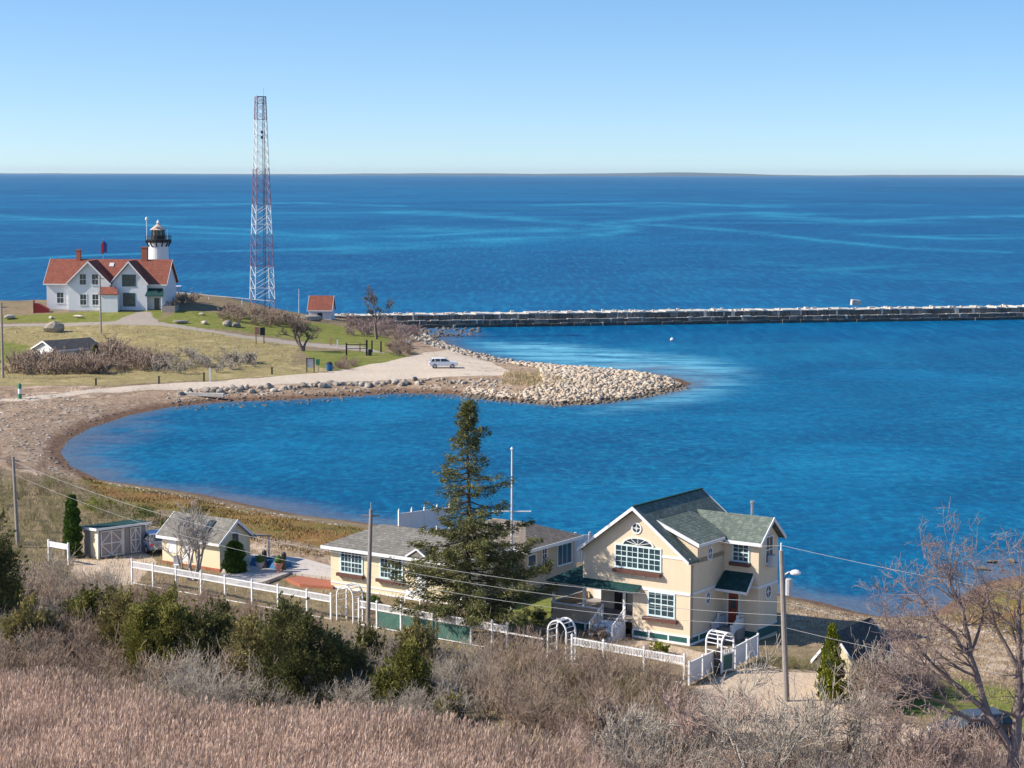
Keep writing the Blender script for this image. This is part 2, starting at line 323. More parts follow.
def groundmat():
    m, nt, b = nodes('ground')
    g = mk(nt, 'ShaderNodeNewGeometry').outputs['Position']
    def att(n): a = mk(nt, 'ShaderNodeAttribute', attribute_name=n); return a.outputs['Fac']
    n1 = noise(nt, g, .12, 6, .65); n2 = noise(nt, g, 1.1, 5, .7); n3 = noise(nt, g, 5., 4, .7)
    mp = mk(nt, 'ShaderNodeMapping'); mp.inputs['Scale'].default_value = (.35, .12, .3); mp.inputs['Rotation'].default_value = (0, 0, .5); nt.links.new(g, mp.inputs[0])
    n4 = noise(nt, mp.outputs[0], 1., 5, .7, 1.)
    def sel(n, soft=.18):  # edge broken up by noise
        v = math_(nt, 'ADD', att(n), math_(nt, 'MULTIPLY', math_(nt, 'SUBTRACT', n2, .5), .9))
        r = mk(nt, 'ShaderNodeMapRange', interpolation_type='SMOOTHSTEP'); r.inputs['From Min'].default_value = .5-soft; r.inputs['From Max'].default_value = .5+soft
        nt.links.new(v, r.inputs['Value']); return r.outputs[0]
    base = mixc(nt, .5, ramp(nt, n1, [(.3, (.15, .115, .07)), (.5, (.24, .185, .115)), (.7, (.17, .16, .07))]), ramp(nt, n2, [(.3, (.10, .08, .05)), (.55, (.26, .205, .13)), (.75, (.34, .27, .18))]))
    n5 = noise(nt, g, .35, 6, .7)
    field = mixc(nt, .5, ramp(nt, n5, [(.38, (.12, .095, .05)), (.46, (.36, .28, .17)), (.52, (.17, .19, .06)), (.58, (.40, .31, .18)), (.66, (.50, .40, .26))]), ramp(nt, n2, [(.3, (.14, .12, .05)), (.5, (.30, .25, .11)), (.72, (.42, .33, .18))]))
    lawn = mixc(nt, .5, ramp(nt, n5, [(.35, (.12, .16, .03)), (.52, (.19, .20, .05)), (.66, (.30, .25, .11))]), ramp(nt, n2, [(.3, (.09, .13, .02)), (.6, (.20, .21, .06)), (.75, (.30, .26, .13))]))
    marsh = mixc(nt, .55, ramp(nt, n1, [(.40, (.25, .115, .045)), (.50, (.20, .14, .05)), (.58, (.13, .14, .03))]), ramp(nt, n5, [(.36, (.08, .06, .03)), (.47, (.26, .14, .06)), (.55, (.14, .13, .035)), (.64, (.34, .24, .11))]))
    beach = mixc(nt, .5, ramp(nt, n4, [(.38, (.12, .08, .05)), (.46, (.36, .26, .17)), (.54, (.20, .14, .09)), (.62, (.60, .47, .36))]), ramp(nt, n5, [(.36, (.17, .12, .085)), (.46, (.44, .33, .245)), (.54, (.28, .20, .145)), (.63, (.64, .53, .42))]))
    drive = mixc(nt, .4, ramp(nt, n1, [(.3, (.50, .39, .28)), (.7, (.60, .48, .36))]), ramp(nt, n3, [(.3, (.34, .27, .20)), (.7, (.60, .50, .41))]))
    road = mixc(nt, .4, ramp(nt, n1, [(.3, (.53, .44, .34)), (.7, (.61, .52, .42))]), ramp(nt, n3, [(.3, (.42, .36, .30)), (.7, (.62, .55, .48))]))
    path = mixc(nt, .4, (.36, .31, .26), ramp(nt, n3, [(.3, (.22, .2, .18)), (.7, (.42, .38, .34))]))
    c = mixc(nt, sel('field'), base, field); c = mixc(nt, sel('lawn', .25), c, lawn); c = mixc(nt, sel('marsh', .3), c, marsh); c = mixc(nt, sel('beach'), c, beach)
    c = mixc(nt, sel('path', .1), c, path); c = mixc(nt, sel('road', .1), c, road); c = mixc(nt, sel('drive', .1), c, drive)
    s = att('shore')
    wr = math_(nt, 'FRACT', math_(nt, 'DIVIDE', math_(nt, 'ADD', s, math_(nt, 'MULTIPLY', n5, 14.)), 5.5))
    wk = math_(nt, 'MULTIPLY', ramp(nt, wr, [(.0, (1, 1, 1)), (.22, (0, 0, 0))]), ramp(nt, n2, [(.42, (0, 0, 0)), (.55, (1, 1, 1))]))
    c = mixc(nt, math_(nt, 'MULTIPLY', math_(nt, 'MULTIPLY', wk, sel('beach')), .8), c, (.10, .07, .045))
    w = ramp(nt, math_(nt, 'ADD', math_(nt, 'MULTIPLY', s, .2), math_(nt, 'MULTIPLY', math_(nt, 'SUBTRACT', n2, .5), .6)), [(.25, (1, 1, 1)), (.62, (0, 0, 0))])
    c = mixc(nt, w, c, ramp(nt, n2, [(.3, (.10, .06, .04)), (.7, (.24, .15, .10))]))
    nt.links.new(c, b.inputs['Base Color']); b.inputs['Roughness'].default_value = .95; b.inputs['Specular IOR Level'].default_value = .1
    bump(nt, b, math_(nt, 'ADD', n2, math_(nt, 'MULTIPLY', n3, .4)), .9, .22)
    return m
tag(link('ground', gm, groundmat()), kind='structure')
# ------------------------------------------------------------------ water
dw = [60.]
while dw[-1] < 560: dw.append(dw[-1]*1.006)
while dw[-1] < 3200: dw.append(dw[-1]*1.011)
while dw[-1] < 50000: dw.append(dw[-1]*1.06)
X, Y, Fq = polar(np.array(dw), np.linspace(-.62, .62, 260)); wsd = polysd(X, Y, WP)
wm = mesh_np('water', np.stack([X, Y, X*0], 1), Fq)
addattr(wm, 'shore', -wsd)
SHO = [gp for gp in [[tuple(at(x, y)[:2]) for x, y in P] for P in [[(470,340),(560,344),(640,352),(710,358),(742,368),(738,384),(700,400),(640,410),(600,412),(640,396),(690,384),(640,372),(540,366),(490,354)]]]]
SHD = [[tuple(at(x, y)[:2]) for x, y in P] for P in [[(600,362),(680,366),(716,376),(705,388),(660,398),(690,384),(640,372)], [(400,327),(470,329),(480,336),(450,342),(420,334)], [(60,452),(66,440),(150,414),(160,428),(110,452),(130,482),(80,474)], [(330,512),(430,520),(560,542),(560,556),(430,536),(340,522)], [(200,486),(330,508),(340,524),(200,500)], [(786,588),(860,598),(945,588),(985,560),(1040,556),(1040,580),(985,586),(950,606),(900,622),(800,602)]]]
sh = np.zeros(X.shape)
for P in SHO: sh = np.maximum(sh, 1-sst(polysd(X, Y, P), -9, 6))
addattr(wm, 'shoal', sh); sh = np.zeros(X.shape)
for P in SHD: sh = np.maximum(sh, 1-sst(polysd(X, Y, P), -4, 4))
addattr(wm, 'weed', sh)
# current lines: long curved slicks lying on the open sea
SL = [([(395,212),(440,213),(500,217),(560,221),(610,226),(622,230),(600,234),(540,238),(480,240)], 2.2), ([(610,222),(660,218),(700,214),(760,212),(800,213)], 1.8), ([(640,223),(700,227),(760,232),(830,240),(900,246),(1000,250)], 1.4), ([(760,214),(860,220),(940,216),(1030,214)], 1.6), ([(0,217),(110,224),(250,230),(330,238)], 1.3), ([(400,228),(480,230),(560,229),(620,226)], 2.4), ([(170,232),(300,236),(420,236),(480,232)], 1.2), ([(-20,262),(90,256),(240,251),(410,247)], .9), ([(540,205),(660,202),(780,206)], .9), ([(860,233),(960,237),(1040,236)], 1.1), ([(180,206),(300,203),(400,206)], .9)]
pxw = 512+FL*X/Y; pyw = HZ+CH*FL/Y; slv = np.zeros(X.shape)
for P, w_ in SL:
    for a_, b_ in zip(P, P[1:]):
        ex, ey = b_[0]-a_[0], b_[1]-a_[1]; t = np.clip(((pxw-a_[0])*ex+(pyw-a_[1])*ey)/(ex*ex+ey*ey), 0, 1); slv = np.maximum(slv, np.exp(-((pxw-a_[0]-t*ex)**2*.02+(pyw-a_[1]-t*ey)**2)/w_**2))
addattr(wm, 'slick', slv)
def watermat():
    m, nt, b = nodes('sea_water')
    g = mk(nt, 'ShaderNodeNewGeometry').outputs['Position']
    def att(n): a = mk(nt, 'ShaderNodeAttribute', attribute_name=n); return a.outputs['Fac']
    sp = mk(nt, 'ShaderNodeSeparateXYZ'); nt.links.new(g, sp.inputs[0])
    far = mk(nt, 'ShaderNodeMapRange'); far.inputs['From Min'].default_value = 300; far.inputs['From Max'].default_value = 470; nt.links.new(sp.outputs[1], far.inputs['Value'])
    def mapped(sx, sy, rot=0.):
        mp = mk(nt, 'ShaderNodeMapping'); mp.inputs['Scale'].default_value = (sx, sy, 1); mp.inputs['Rotation'].default_value = (0, 0, rot); nt.links.new(g, mp.inputs[0]); return mp.outputs[0]
    big = noise(nt, mapped(.0009, .0011, .2), 1., 5, .55, 1.6)
    mid = noise(nt, mapped(.03, .035, .1), 1., 9, .72, .5)
    fine = noise(nt, mapped(.5, .7, .1), 1., 5, .75, .3)
    cove = ramp(nt, mid, [(.34, (.0001, .064, .17)), (.5, (.0002, .095, .22)), (.66, (.003, .15, .30))])
    sea = ramp(nt, big, [(.35, (.0001, .054, .165)), (.52, (.0001, .074, .205)), (.6, (.0005, .105, .25)), (.66, (.0001, .08, .215))])
    c = mixc(nt, far.outputs[0], cove, sea)
    # wind lines: thin pale curved slicks on the open sea
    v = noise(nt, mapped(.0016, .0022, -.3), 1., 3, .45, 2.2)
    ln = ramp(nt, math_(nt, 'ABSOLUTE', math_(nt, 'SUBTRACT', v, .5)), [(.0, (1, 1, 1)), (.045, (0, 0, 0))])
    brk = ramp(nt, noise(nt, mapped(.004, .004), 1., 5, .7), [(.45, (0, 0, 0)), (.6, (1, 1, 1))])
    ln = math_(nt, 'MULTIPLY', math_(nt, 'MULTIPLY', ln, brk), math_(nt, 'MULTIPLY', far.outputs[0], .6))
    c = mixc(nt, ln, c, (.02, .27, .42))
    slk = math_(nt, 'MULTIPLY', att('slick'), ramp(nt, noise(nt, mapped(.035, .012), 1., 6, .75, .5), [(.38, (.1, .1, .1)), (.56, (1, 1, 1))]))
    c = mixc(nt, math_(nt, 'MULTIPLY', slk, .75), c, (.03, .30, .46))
    # small flecks: ripple highlights and darker ripples painted into the water colour
    fl = noise(nt, mapped(.55, .7, .15), 1., 6, .8, .4)
    mid2 = noise(nt, mapped(.02, .012, .1), 1., 10, .8, .6)
    flk = ramp(nt, math_(nt, 'ADD', math_(nt, 'MULTIPLY', fl, .6), math_(nt, 'MULTIPLY', mid2, .4)), [(.51, (0, 0, 0)), (.62, (1, 1, 1))])
    c = mixc(nt, math_(nt, 'MULTIPLY', flk, .55), c, (.02, .27, .43))
    fld = ramp(nt, math_(nt, 'ADD', math_(nt, 'MULTIPLY', fine, .5), math_(nt, 'MULTIPLY', mid2, .5)), [(.34, (1, 1, 1)), (.52, (0, 0, 0))])
    c = mixc(nt, math_(nt, 'MULTIPLY', fld, .6), c, (.0005, .06, .16))
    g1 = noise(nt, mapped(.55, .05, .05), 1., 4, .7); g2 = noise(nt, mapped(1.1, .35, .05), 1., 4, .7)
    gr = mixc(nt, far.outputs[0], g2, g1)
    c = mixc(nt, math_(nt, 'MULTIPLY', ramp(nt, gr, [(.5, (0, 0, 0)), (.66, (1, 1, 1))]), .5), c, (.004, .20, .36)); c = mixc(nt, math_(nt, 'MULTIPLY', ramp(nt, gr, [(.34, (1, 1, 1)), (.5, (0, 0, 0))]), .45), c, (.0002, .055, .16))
    sf = math_(nt, 'MULTIPLY', att('shoal'), ramp(nt, noise(nt, mapped(.06, .17, .2), 1., 6, .7, .6), [(.4, (.12, .12, .12)), (.62, (1, 1, 1))]))
    c = mixc(nt, math_(nt, 'MULTIPLY', sf, 1.), c, (.16, .47, .62))
    wf = math_(nt, 'MULTIPLY', att('weed'), ramp(nt, noise(nt, mapped(.09, .2, .2), 1., 5, .7, .5), [(.36, (.05, .05, .05)), (.6, (1, 1, 1))]))
    c = mixc(nt, math_(nt, 'MULTIPLY', wf, .75), c, (.12, .15, .22))
    sh_ = ramp(nt, math_(nt, 'MULTIPLY', math_(nt, 'ADD', att('shore'), math_(nt, 'MULTIPLY', fine, 2.)), .12), [(.10, (1, 1, 1)), (.6, (0, 0, 0))])
    c = mixc(nt, math_(nt, 'MULTIPLY', sh_, .6), c, (.13, .14, .17))
    nt.links.new(c, b.inputs['Base Color']); b.inputs['Roughness'].default_value = .35; b.inputs['IOR'].default_value = 1.33; b.inputs['Specular IOR Level'].default_value = .03
    h = math_(nt, 'ADD', noise(nt, mapped(.35, .8, .15), 1., 5, .65), math_(nt, 'MULTIPLY', noise(nt, mapped(.05, .1, .1), 1., 3, .5), 2.))
    bump(nt, b, h, .8, .5)
    return m
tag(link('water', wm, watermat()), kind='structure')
# far coast, a real strip of low hills 38 km away
cx = np.linspace(-13500, 13500, 240); hh = 14+26*np.clip(vnoise(cx, cx*0, 1900, 1), 0, 1)+45*np.exp(-((cx-3500)/1500)**2)+20*np.exp(-((cx-1300)/2400)**2)
hh += 4*vnoise(cx, cx*0, 260, 3); hh = np.maximum(hh, 5)
V = []; n = len(cx)
for yy, k in ((38000, 0), (38600, .75), (39600, 1), (41500, .55), (44000, 0)):
    for i in range(n): V.append((cx[i], yy+300*math.sin(cx[i]/900), hh[i]*k-(3 if k == 0 else 0)))
Fq = [(j*n+i, j*n+i+1, (j+1)*n+i+1, (j+1)*n+i) for j in range(4) for i in range(n-1)]
tag(link('hills', mesh_np('hills', V, Fq, smooth=True), mat('far_coast', (.05, .085, .10), .95, .2, .0005, .004)), kind='structure')
# ------------------------------------------------------------------ windows and building helpers
def winframe(par, c, w, h, face, nx, ny, trim=None, fw=.09, sash=None, name='window', curtain=False, shutter=None):
    """window on a wall; c = centre on the wall face (local), face: 'f' (normal -y), 'r' (normal +x), 'l' (normal -x)"""
    trim = trim or M['white']
    a = MB(); x0, x1, z0, z1 = -w/2, w/2, -h/2, h/2
    a.box(x0-fw, x1+fw, -.06, .02, z1, z1+fw); a.box(x0-fw-.03, x1+fw+.03, -.10, .02, z0-fw, z0); a.box(x0-fw, x0, -.06, .02, z0, z1); a.box(x1, x1+fw, -.06, .02, z0, z1)
    for s in (sash or []): a.box(x0+w*s-.04, x0+w*s+.04, -.058, .015, z0+.002, z1-.002)
    for i in range(1, nx):
        t = x0+w*i/nx
        if sash and any(abs(i/nx-s) < .02 for s in sash): continue
        a.box(t-.018, t+.018, -.045, .01, z0+.002, z1-.002)
    for j in range(1, ny):
        t = z0+h*j/ny; e = .035 if (ny % 2 == 0 and j == ny//2) else .018
        a.box(x0+.002, x1-.002, -.048, .008, t-e, t+e)
    rz = {'f': 0, 'r': math.pi/2, 'l': -math.pi/2}[face]
    o = a.build(name, trim, par, c, rz)
    g = MB().box(x0+.003, x1-.003, -.022, .015, z0+.003, z1-.003).build('pane', M['glass'], o)
    if curtain:
        MB().box(x0+.05, x0+w*.16, -.03, -.024, z0+.05, z1-.05).box(x1-w*.16, x1-.05, -.03, -.024, z0+.05, z1-.05).box(x0+.1, x1-.1, -.029, -.0235, z0+.05, z0+h*.3).build('curtain', M['curtain'], o)
    return o
def flowerbox(par, c, w, face='f'):
    rz = {'f': 0, 'r': math.pi/2}[face]
    a = MB().box(-w/2, w/2, -.32, -.003, -.13, .10)
    o = a.build('flower_box', M['redbox'], par, c, rz)
    n = max(1, int(w/1.1))
    for i in range(n+1):
        t = -w/2+.22+(w-.44)*i/n; MB().prism([(t-.03, -.003, -.132), (t-.03, -.24, -.132), (t-.03, -.003, -.34)], (.06, 0, 0)).build('bracket', M['white'], o)
    return o
def roundwin(par, c, rx, rzz, face):
    rz = {'f': 0, 'r': math.pi/2, 'l': -math.pi/2}[face]
    a = MB(); n = 28
    for i in range(n):
        t0, t1 = 2*math.pi*i/n, 2*math.pi*(i+1)/n
        q = [(math.cos(t)*r*k, -.06, math.sin(t)*s*k) for (t, k, r, s) in ((t0, 1, rx, rzz), (t1, 1, rx, rzz), (t1, 1.32, rx, rzz), (t0, 1.32, rx, rzz))]
        a.prism(q, (0, .08, 0))
    a.box(-.02, .02, -.045, .01, -rzz, rzz).box(-rx, rx, -.044, .008, -.02, .02)
    k = .45
    for sx, sz in ((1, 1), (1, -1), (-1, 1), (-1, -1)): a.bar((sx*rx*k, -.03, 0), (0, -.03, sz*rzz*k), .03)
    o = a.build('round_window', M['white'], par, c, rz)
    g = MB(); g.prism([(math.cos(2*math.pi*i/n)*rx, -.022, math.sin(2*math.pi*i/n)*rzz) for i in range(n)], (0, .03, 0)); g.build('pane', M['glass'], o)
    return o
def slab(poly, t=.16):
    """roof plane polygon thickened downwards"""
    return MB().prism(poly, (0, 0, -t))
def gable_roof(par, x0, x1, y0, y1, ze, zr, axis, m, ov=.35, ovg=.5, t=.16, trim=None, name='roof', rake=True):
    """gable roof; axis 'y': ridge along y. ze: height of the roof plane above the wall line, zr: ridge"""
    a = MB()
    if axis == 'y':
        xm = (x0+x1)/2; s = (zr-ze)/((x1-x0)/2); zo = ze-s*ov
        L = [(x0-ov, y0-ovg, zo), (xm, y0-ovg, zr), (xm, y1+ovg, zr), (x0-ov, y1+ovg, zo)]
        Rr = [(xm, y0-ovg, zr), (x1+ov, y0-ovg, zo), (x1+ov, y1+ovg, zo), (xm, y1+ovg, zr)]
    else:
        ym = (y0+y1)/2; s = (zr-ze)/((y1-y0)/2); zo = ze-s*ov
        L = [(x0-ovg, y0-ov, zo), (x1+ovg, y0-ov, zo), (x1+ovg, ym, zr), (x0-ovg, ym, zr)]
        Rr = [(x0-ovg, ym, zr), (x1+ovg, ym, zr), (x1+ovg, y1+ov, zo), (x0-ovg, y1+ov, zo)]
    a.prism(L, (0, 0, -t)); a.prism(Rr, (0, 0, -t)); o = a.build(name, m, par)
    tr = MB(); e = .05
    if axis == 'y':
        ends = ((y0-ovg-e, 1), (y1+ovg, 1))
        if rake:
            for yy, _ in ends:
                tr.prism([(x0-ov-.02, yy, zo+.02), (xm, yy, zr+.02), (xm, yy, zr-.24), (x0-ov-.02, yy, zo-.22)], (0, e, 0))
                tr.prism([(xm, yy, zr+.02), (x1+ov+.02, yy, zo+.02), (x1+ov+.02, yy, zo-.22), (xm, yy, zr-.24)], (0, e, 0))
        tr.box(x0-ov-.06, x0-ov-.003, y0-ovg, y1+ovg, zo-.22, zo-.01).box(x1+ov+.003, x1+ov+.06, y0-ovg, y1+ovg, zo-.22, zo-.01)
    else:
        if rake:
            for xx in (x0-ovg-e, x1+ovg):
                tr.prism([(xx, y0-ov-.02, zo+.02), (xx, ym, zr+.02), (xx, ym, zr-.24), (xx, y0-ov-.02, zo-.22)], (e, 0, 0))
                tr.prism([(xx, ym, zr+.02), (xx, y1+ov+.02, zo+.02), (xx, y1+ov+.02, zo-.22), (xx, ym, zr-.24)], (e, 0, 0))
        tr.box(x0-ovg, x1+ovg, y0-ov-.06, y0-ov-.003, zo-.22, zo-.01).box(x0-ovg, x1+ovg, y1+ov+.003, y1+ov+.06, zo-.22, zo-.01)
    tr.build('rake_board', trim or M['white'], o)
    return o
def gable_wall_mb(a, x0, x1, y0, y1, z0, ze, zr, axis):
    if axis == 'y': a.prism([(x0, y0, z0), (x1, y0, z0), (x1, y0, ze), ((x0+x1)/2, y0, zr), (x0, y0, ze)], (0, y1-y0, 0))
    else: a.prism([(x0, y0, z0), (x0, y1, z0), (x0, y1, ze), (x0, (y0+y1)/2, zr), (x0, y0, ze)], (x1-x0, 0, 0))
    return a
# ------------------------------------------------------------------ main house
TH = -R(34.5)
P0 = at(689.5, 644.5, 2); P0 = (P0[0], P0[1], 2.)
hs = thing('house', 'large cream clapboard house with steep green shingled gable roofs and an arched front window', 'house', P0, TH)
gable_wall_mb(MB(), -8.4, 0, 0, 8.5, 3.2, 5.62, 8.66, 'y').build('upper_wall', M['cream'], hs)
MB().box(-4.4, 0, 0, 8.5, -.4, 3.2).box(-8.4, -4.4, 2.4, 8.5, -.4, 3.2).build('lower_wall', M['cream'], hs)
a = MB(); sl_ = (8.9-5.70)/4.2; ovg = .5; ov = .14; zo = 5.70-sl_*ov
a.prism([(-8.4-ov, -ovg, zo), (-4.2, -ovg, 8.9), (-4.2, 9.0, 8.9), (-8.4-ov, 9.0, zo)], (0, 0, -.16)); a.prism([(-4.2, -ovg, 8.9), (ov, -ovg, zo), (ov, .93, zo), (-.3, .93, 5.70+sl_*.3), (-.3, 9.0, 5.70+sl_*.3), (-4.2, 9.0, 8.9)], (0, 0, -.16)); rf = a.build('roof', M['green_shingle'], hs)
for yy in (-ovg-.05, 9.0): MB().prism([(-8.4-ov-.03, yy, zo+.02), (-4.2, yy, 8.92), (-4.2, yy, 8.66), (-8.4-ov-.03, yy, zo-.22)], (0, .05, 0)).prism([(-4.2, yy, 8.92), (ov+.03, yy, zo+.02), (ov+.03, yy, zo-.22), (-4.2, yy, 8.66)], (0, .05, 0)).build('rake_board', M['white'], rf)
MB().box(-8.4-ov-.06, -8.4-ov-.003, -ovg, 9.0, zo-.22, zo-.01).build('fascia', M['white'], rf); MB().box(-4.3, -4.1, -ovg, 9.0, 8.9, 8.96).build('ridge_cap', M['darkgreen'], rf)
# soffit-level band, string course, corner boards, base skirt
b = MB(); b.box(-2.3, -.003, -.035, -.001, 5.60, 5.76); b.box(-8.4, .03, -.045, -.001, 3.26, 3.44); b.box(.001, .04, 0, 4.600, 3.26, 3.44)
b.box(.04, 2.69, 4.560, 4.599, 3.26, 3.44); b.box(2.651, 2.69, 4.600, 7.4, 3.26, 3.44); b.build('string_course', M['white'], hs)
b = MB()
for z0, z1 in ((-.1, .06), (.42, .54)):
    b.box(-4.4, .05, -.06, -.002, z0, z1); b.box(.002, .06, 0, 4.9, z0, z1); b.box(2.652, 2.71, 4.600, 7.4, z0, z1)
for x in (-4.36, -3.1, -1.6, -.1): b.box(x-.06, x+.14 if x > -.2 else x+.06, -.058, -.002, .06, .42)
for y in (1.2, 2.6, 4.): b.box(.002, .058, y-.06, y+.06, .06, .42)
b.build('skirt_frame', M['white'], hs)
MB().box(-4.39, .03, -.03, -.001, -.3, .5).box(.001, .03, 0, 4.600, -.08, .5).box(.04, 2.78, 4.550, 4.599, -.1, .3).box(2.651, 2.78, 4.600, 7.35, -.08, .5).build('skirt_vent', M['teal'], hs)
MB().box(-.02, .035, -.035, .0, .5, 3.26).box(.001, .034, .0, .1, .5, 3.26).box(.001, .034, .0, .1, 3.44, 5.5).build('corner_board', M['cream'], hs)
b = MB(); b.tube((.1, .12, .3), (.1, .12, 5.3), .05); b.build('downpipe', M['wood'], hs)
# big window: four sashes + fan light
w = winframe(hs, (-4.02, 0, 5.38), 3.45, 1.42, 'f', 8, 4, M['turq'], .1, [.25, .5, .75])
fan = MB(); n = 16; cx0, cz0, rx, rz_ = -4.02, 6.12, 1.1, .44
for i in range(n):
    t0, t1 = math.pi*i/n, math.pi*(i+1)/n
    fan.prism([(cx0+math.cos(t)*rx*k, -.085, cz0+.12+math.sin(t)*rz_*k) for t, k in ((t0, 1), (t1, 1), (t1, 1.14), (t0, 1.14))], (0, .08, 0))
for i in range(1, 6):
    t = math.pi*i/6; fan.bar((cx0, -.05, cz0+.12), (cx0+math.cos(t)*rx, -.05, cz0+.12+math.sin(t)*rz_), .035)
fan.build('fan_window', M['white'], hs)
g = MB(); g.prism([(cx0+math.cos(math.pi*i/n)*rx, -.03, cz0+.12+math.sin(math.pi*i/n)*rz_) for i in range(n+1)], (0, .025, 0)); g.build('fan_pane', M['glass'], hs)
flowerbox(hs, (-4.0, -.03, 4.42), 3.7)
roundwin(hs, (-4.15, 0, 7.38), .3, .3, 'f')
winframe(hs, (-2.17, 0, 2.42), 1.9, 1.5, 'f', 4, 4, M['turq'], .1, [.5]); flowerbox(hs, (-2.17, -.03, 1.42), 2.6)
roundwin(hs, (0, 2.4, 2.72), .24, .40, 'r')
# dormer
b = MB(); b.prism([(-2.7, .95, 5.6), (0.0, .95, 5.3), (0.0, .95, 6.60), (-2.7, .95, 7.62)], (0, 4.2, 0)); b.build('dormer_wall', M['cream'], hs)
b = MB(); b.prism([(-3.0, .65, 7.97), (.26, .65, 6.66), (.26, 5.3, 6.66), (-3.0, 5.3, 7.97)], (0, 0, -.14)); dr = b.build('dormer_roof', M['green_shingle'], hs)
b = MB(); b.prism([(-3.05, .59, 8.0), (.30, .59, 6.68), (.30, .59, 6.42), (-3.05, .59, 7.74)], (0, .055, 0)); b.box(.265, .32, .65, 4.2, 6.44, 6.64); b.build('rake_board', M['white'], dr)
roundwin(hs, (0.0, 2.6, 5.72), .26, .40, 'r')
# cross wing
b = MB(); gable_wall_mb(b, 0.0, 2.65, 4.600, 7.4, -.4, 6.45, 7.65, 'x'); b.box(-1.5, 0, 4.600, 7.4, 5.6, 6.4); b.build('wing_wall', M['cream'], hs)
a = MB(); ym = 6.0; zr_ = 7.98; zo = 6.46; a.prism([(0.0, 4.22, zo), (3.02, 4.22, zo), (3.02, ym, zr_), (-2.9, ym, zr_)], (0, 0, -.15)); a.prism([(-2.9, ym, zr_), (3.02, ym, zr_), (3.02, 7.78, zo), (-.2, 7.78, zo)], (0, 0, -.15)); wr = a.build('wing_roof', M['green_shingle'], hs)
b = MB()
b.prism([(3.02, 4.18, zo+.02), (3.02, ym, zr_+.02), (3.02, ym, zr_-.24), (3.02, 4.18, zo-.24)], (.06, 0, 0)); b.prism([(3.02, ym, zr_+.02), (3.02, 7.82, zo+.02), (3.02, 7.82, zo-.24), (3.02, ym, zr_-.24)], (.06, 0, 0)); b.box(.33, 3.02, 4.16, 4.217, zo-.24, zo-.01)
b.build('rake_board', M['white'], wr)
MB().tube((.9, 6.9, 7.0), (.9, 6.9, 8.65), .11).tube((.9, 6.9, 8.65), (.9, 6.9, 8.8), .16).build('vent_pipe', M['metal'], hs)
winframe(hs, (1.3, 4.600, 5.62), 1.12, 1.12, 'f', 3, 4, M['turq'], .1); flowerbox(hs, (1.3, 4.580, 4.85), 1.5)
winframe(hs, (2.65, 6.05, 5.75), .95, 1.7, 'r', 2, 2, M['white'], .1)
MB().box(2.71, 3.1, 5.75, 6.35, 4.600, 5.4).build('air_conditioner', M['louvre'], hs)
roundwin(hs, (2.65, 6.0, 2.85), .38, .42, 'r')
b = MB(); b.box(.3, .42, 4.530, 4.599, .5, 2.75).box(1.18, 1.30, 4.530, 4.599, .5, 2.75).box(.3, 1.3, 4.520, 4.599, 2.75, 2.88); b.build('door_frame', M['turq'], hs)
dd = MB().box(.42, 1.18, 4.560, 4.599, .5, 2.75).build('door', M['reddoor'], hs)
MB().box(.6, 1.0, 4.550, 4.562, 1.7, 2.5).build('door_pane', M['glass'], dd); MB().tube((1.08, 4.560, 1.55), (1.08, 4.490, 1.55), .04).build('handle', M['metal'], dd)
b = MB(); b.prism([(.1, 4.590, 4.28), (2.25, 4.590, 4.28), (2.45, 3.3, 3.28), (-.02+.05, 3.3, 3.28)], (0, 0, -.12)); er = b.build('entry_roof', M['darkgreen'], hs)
MB().box(.04, 2.5, 3.24, 3.295, 3.08, 3.24).prism([(2.46, 3.27, 3.26), (2.28, 4.590, 4.26), (2.28, 4.590, 3.98), (2.46, 3.27, 3.04)], (.05, 0, 0)).build('fascia', M['white'], er)
# entry stoop
st = MB(); st.box(.1, 1.7, 3.6, 4.540, -.2, .5)
for i in range(3): st.box(.2, 1.5, 3.6-.3*(i+1), 3.6-.3*i-.002, -.2, .5-.15*(i+1))
st.build('entry_stoop', M['greywall'], hs)
b = MB()
for x in (.15, 1.6):
    b.box(x-.06, x+.06, 3.6, 3.72, .5, 1.5); b.box(x-.06, x+.06, 2.75, 2.87, -.1, 1.0); b.prism([(x-.035, 2.75, .8), (x-.035, 3.7, 1.35), (x-.035, 3.7, .62), (x-.035, 2.75, .1)], (.07, 0, 0))
    b.box(x-.04, x+.04, 3.72, 4.520, 1.35, 1.43)
    b.box(x-.035, x+.035, 3.72, 4.520, .52, 1.2)
b.build('entry_railing', M['white'], hs)
# porch
b = MB(); b.box(-10.8, -4.4, -.02, 2.39, .9, 1.05).box(-10.8, -8.41, 2.39, 4.5, .9, 1.05); b.build('porch_floor', M['greywall'], hs)
b = MB(); b.box(-10.85, -6.75, -.12, -.021, .42, 1.5).box(-10.9, -10.8, -.12, 4.5, .42, 1.5); b.build('porch_apron', M['tan'], hs)
b = MB(); b.box(-10.9, -6.7, -.17, -.121, 1.5, 1.6).box(-10.9, -6.7, -.16, -.122, .34, .44).box(-10.95, -10.901, -.12, 4.5, 1.5, 1.6)
for x in (-10.7, -9.4, -8.1, -6.85): b.box(x-.06, x+.06, -.16, -.03, -.3, .34)
b.build('porch_trim', M['white'], hs)
MB().box(-10.85, -6.75, -.02, .0, -.3, .42).build('porch_skirt', M['teal'], hs)
for x in (-10.75, -8.25, -5.05): MB().box(x-.08, x+.08, -.11, .05, 1.05, 3.1).build('porch_post', M['white'], hs)
MB().box(-10.95, -3.95, -.55, -.48, 3.0, 3.18).box(-10.98, -10.9, -.48, 4.8, 3.0, 3.18).box(-10.89, -3.95, -.1, .0-.003, 3.0, 3.18).build('porch_beam', M['white'], hs)
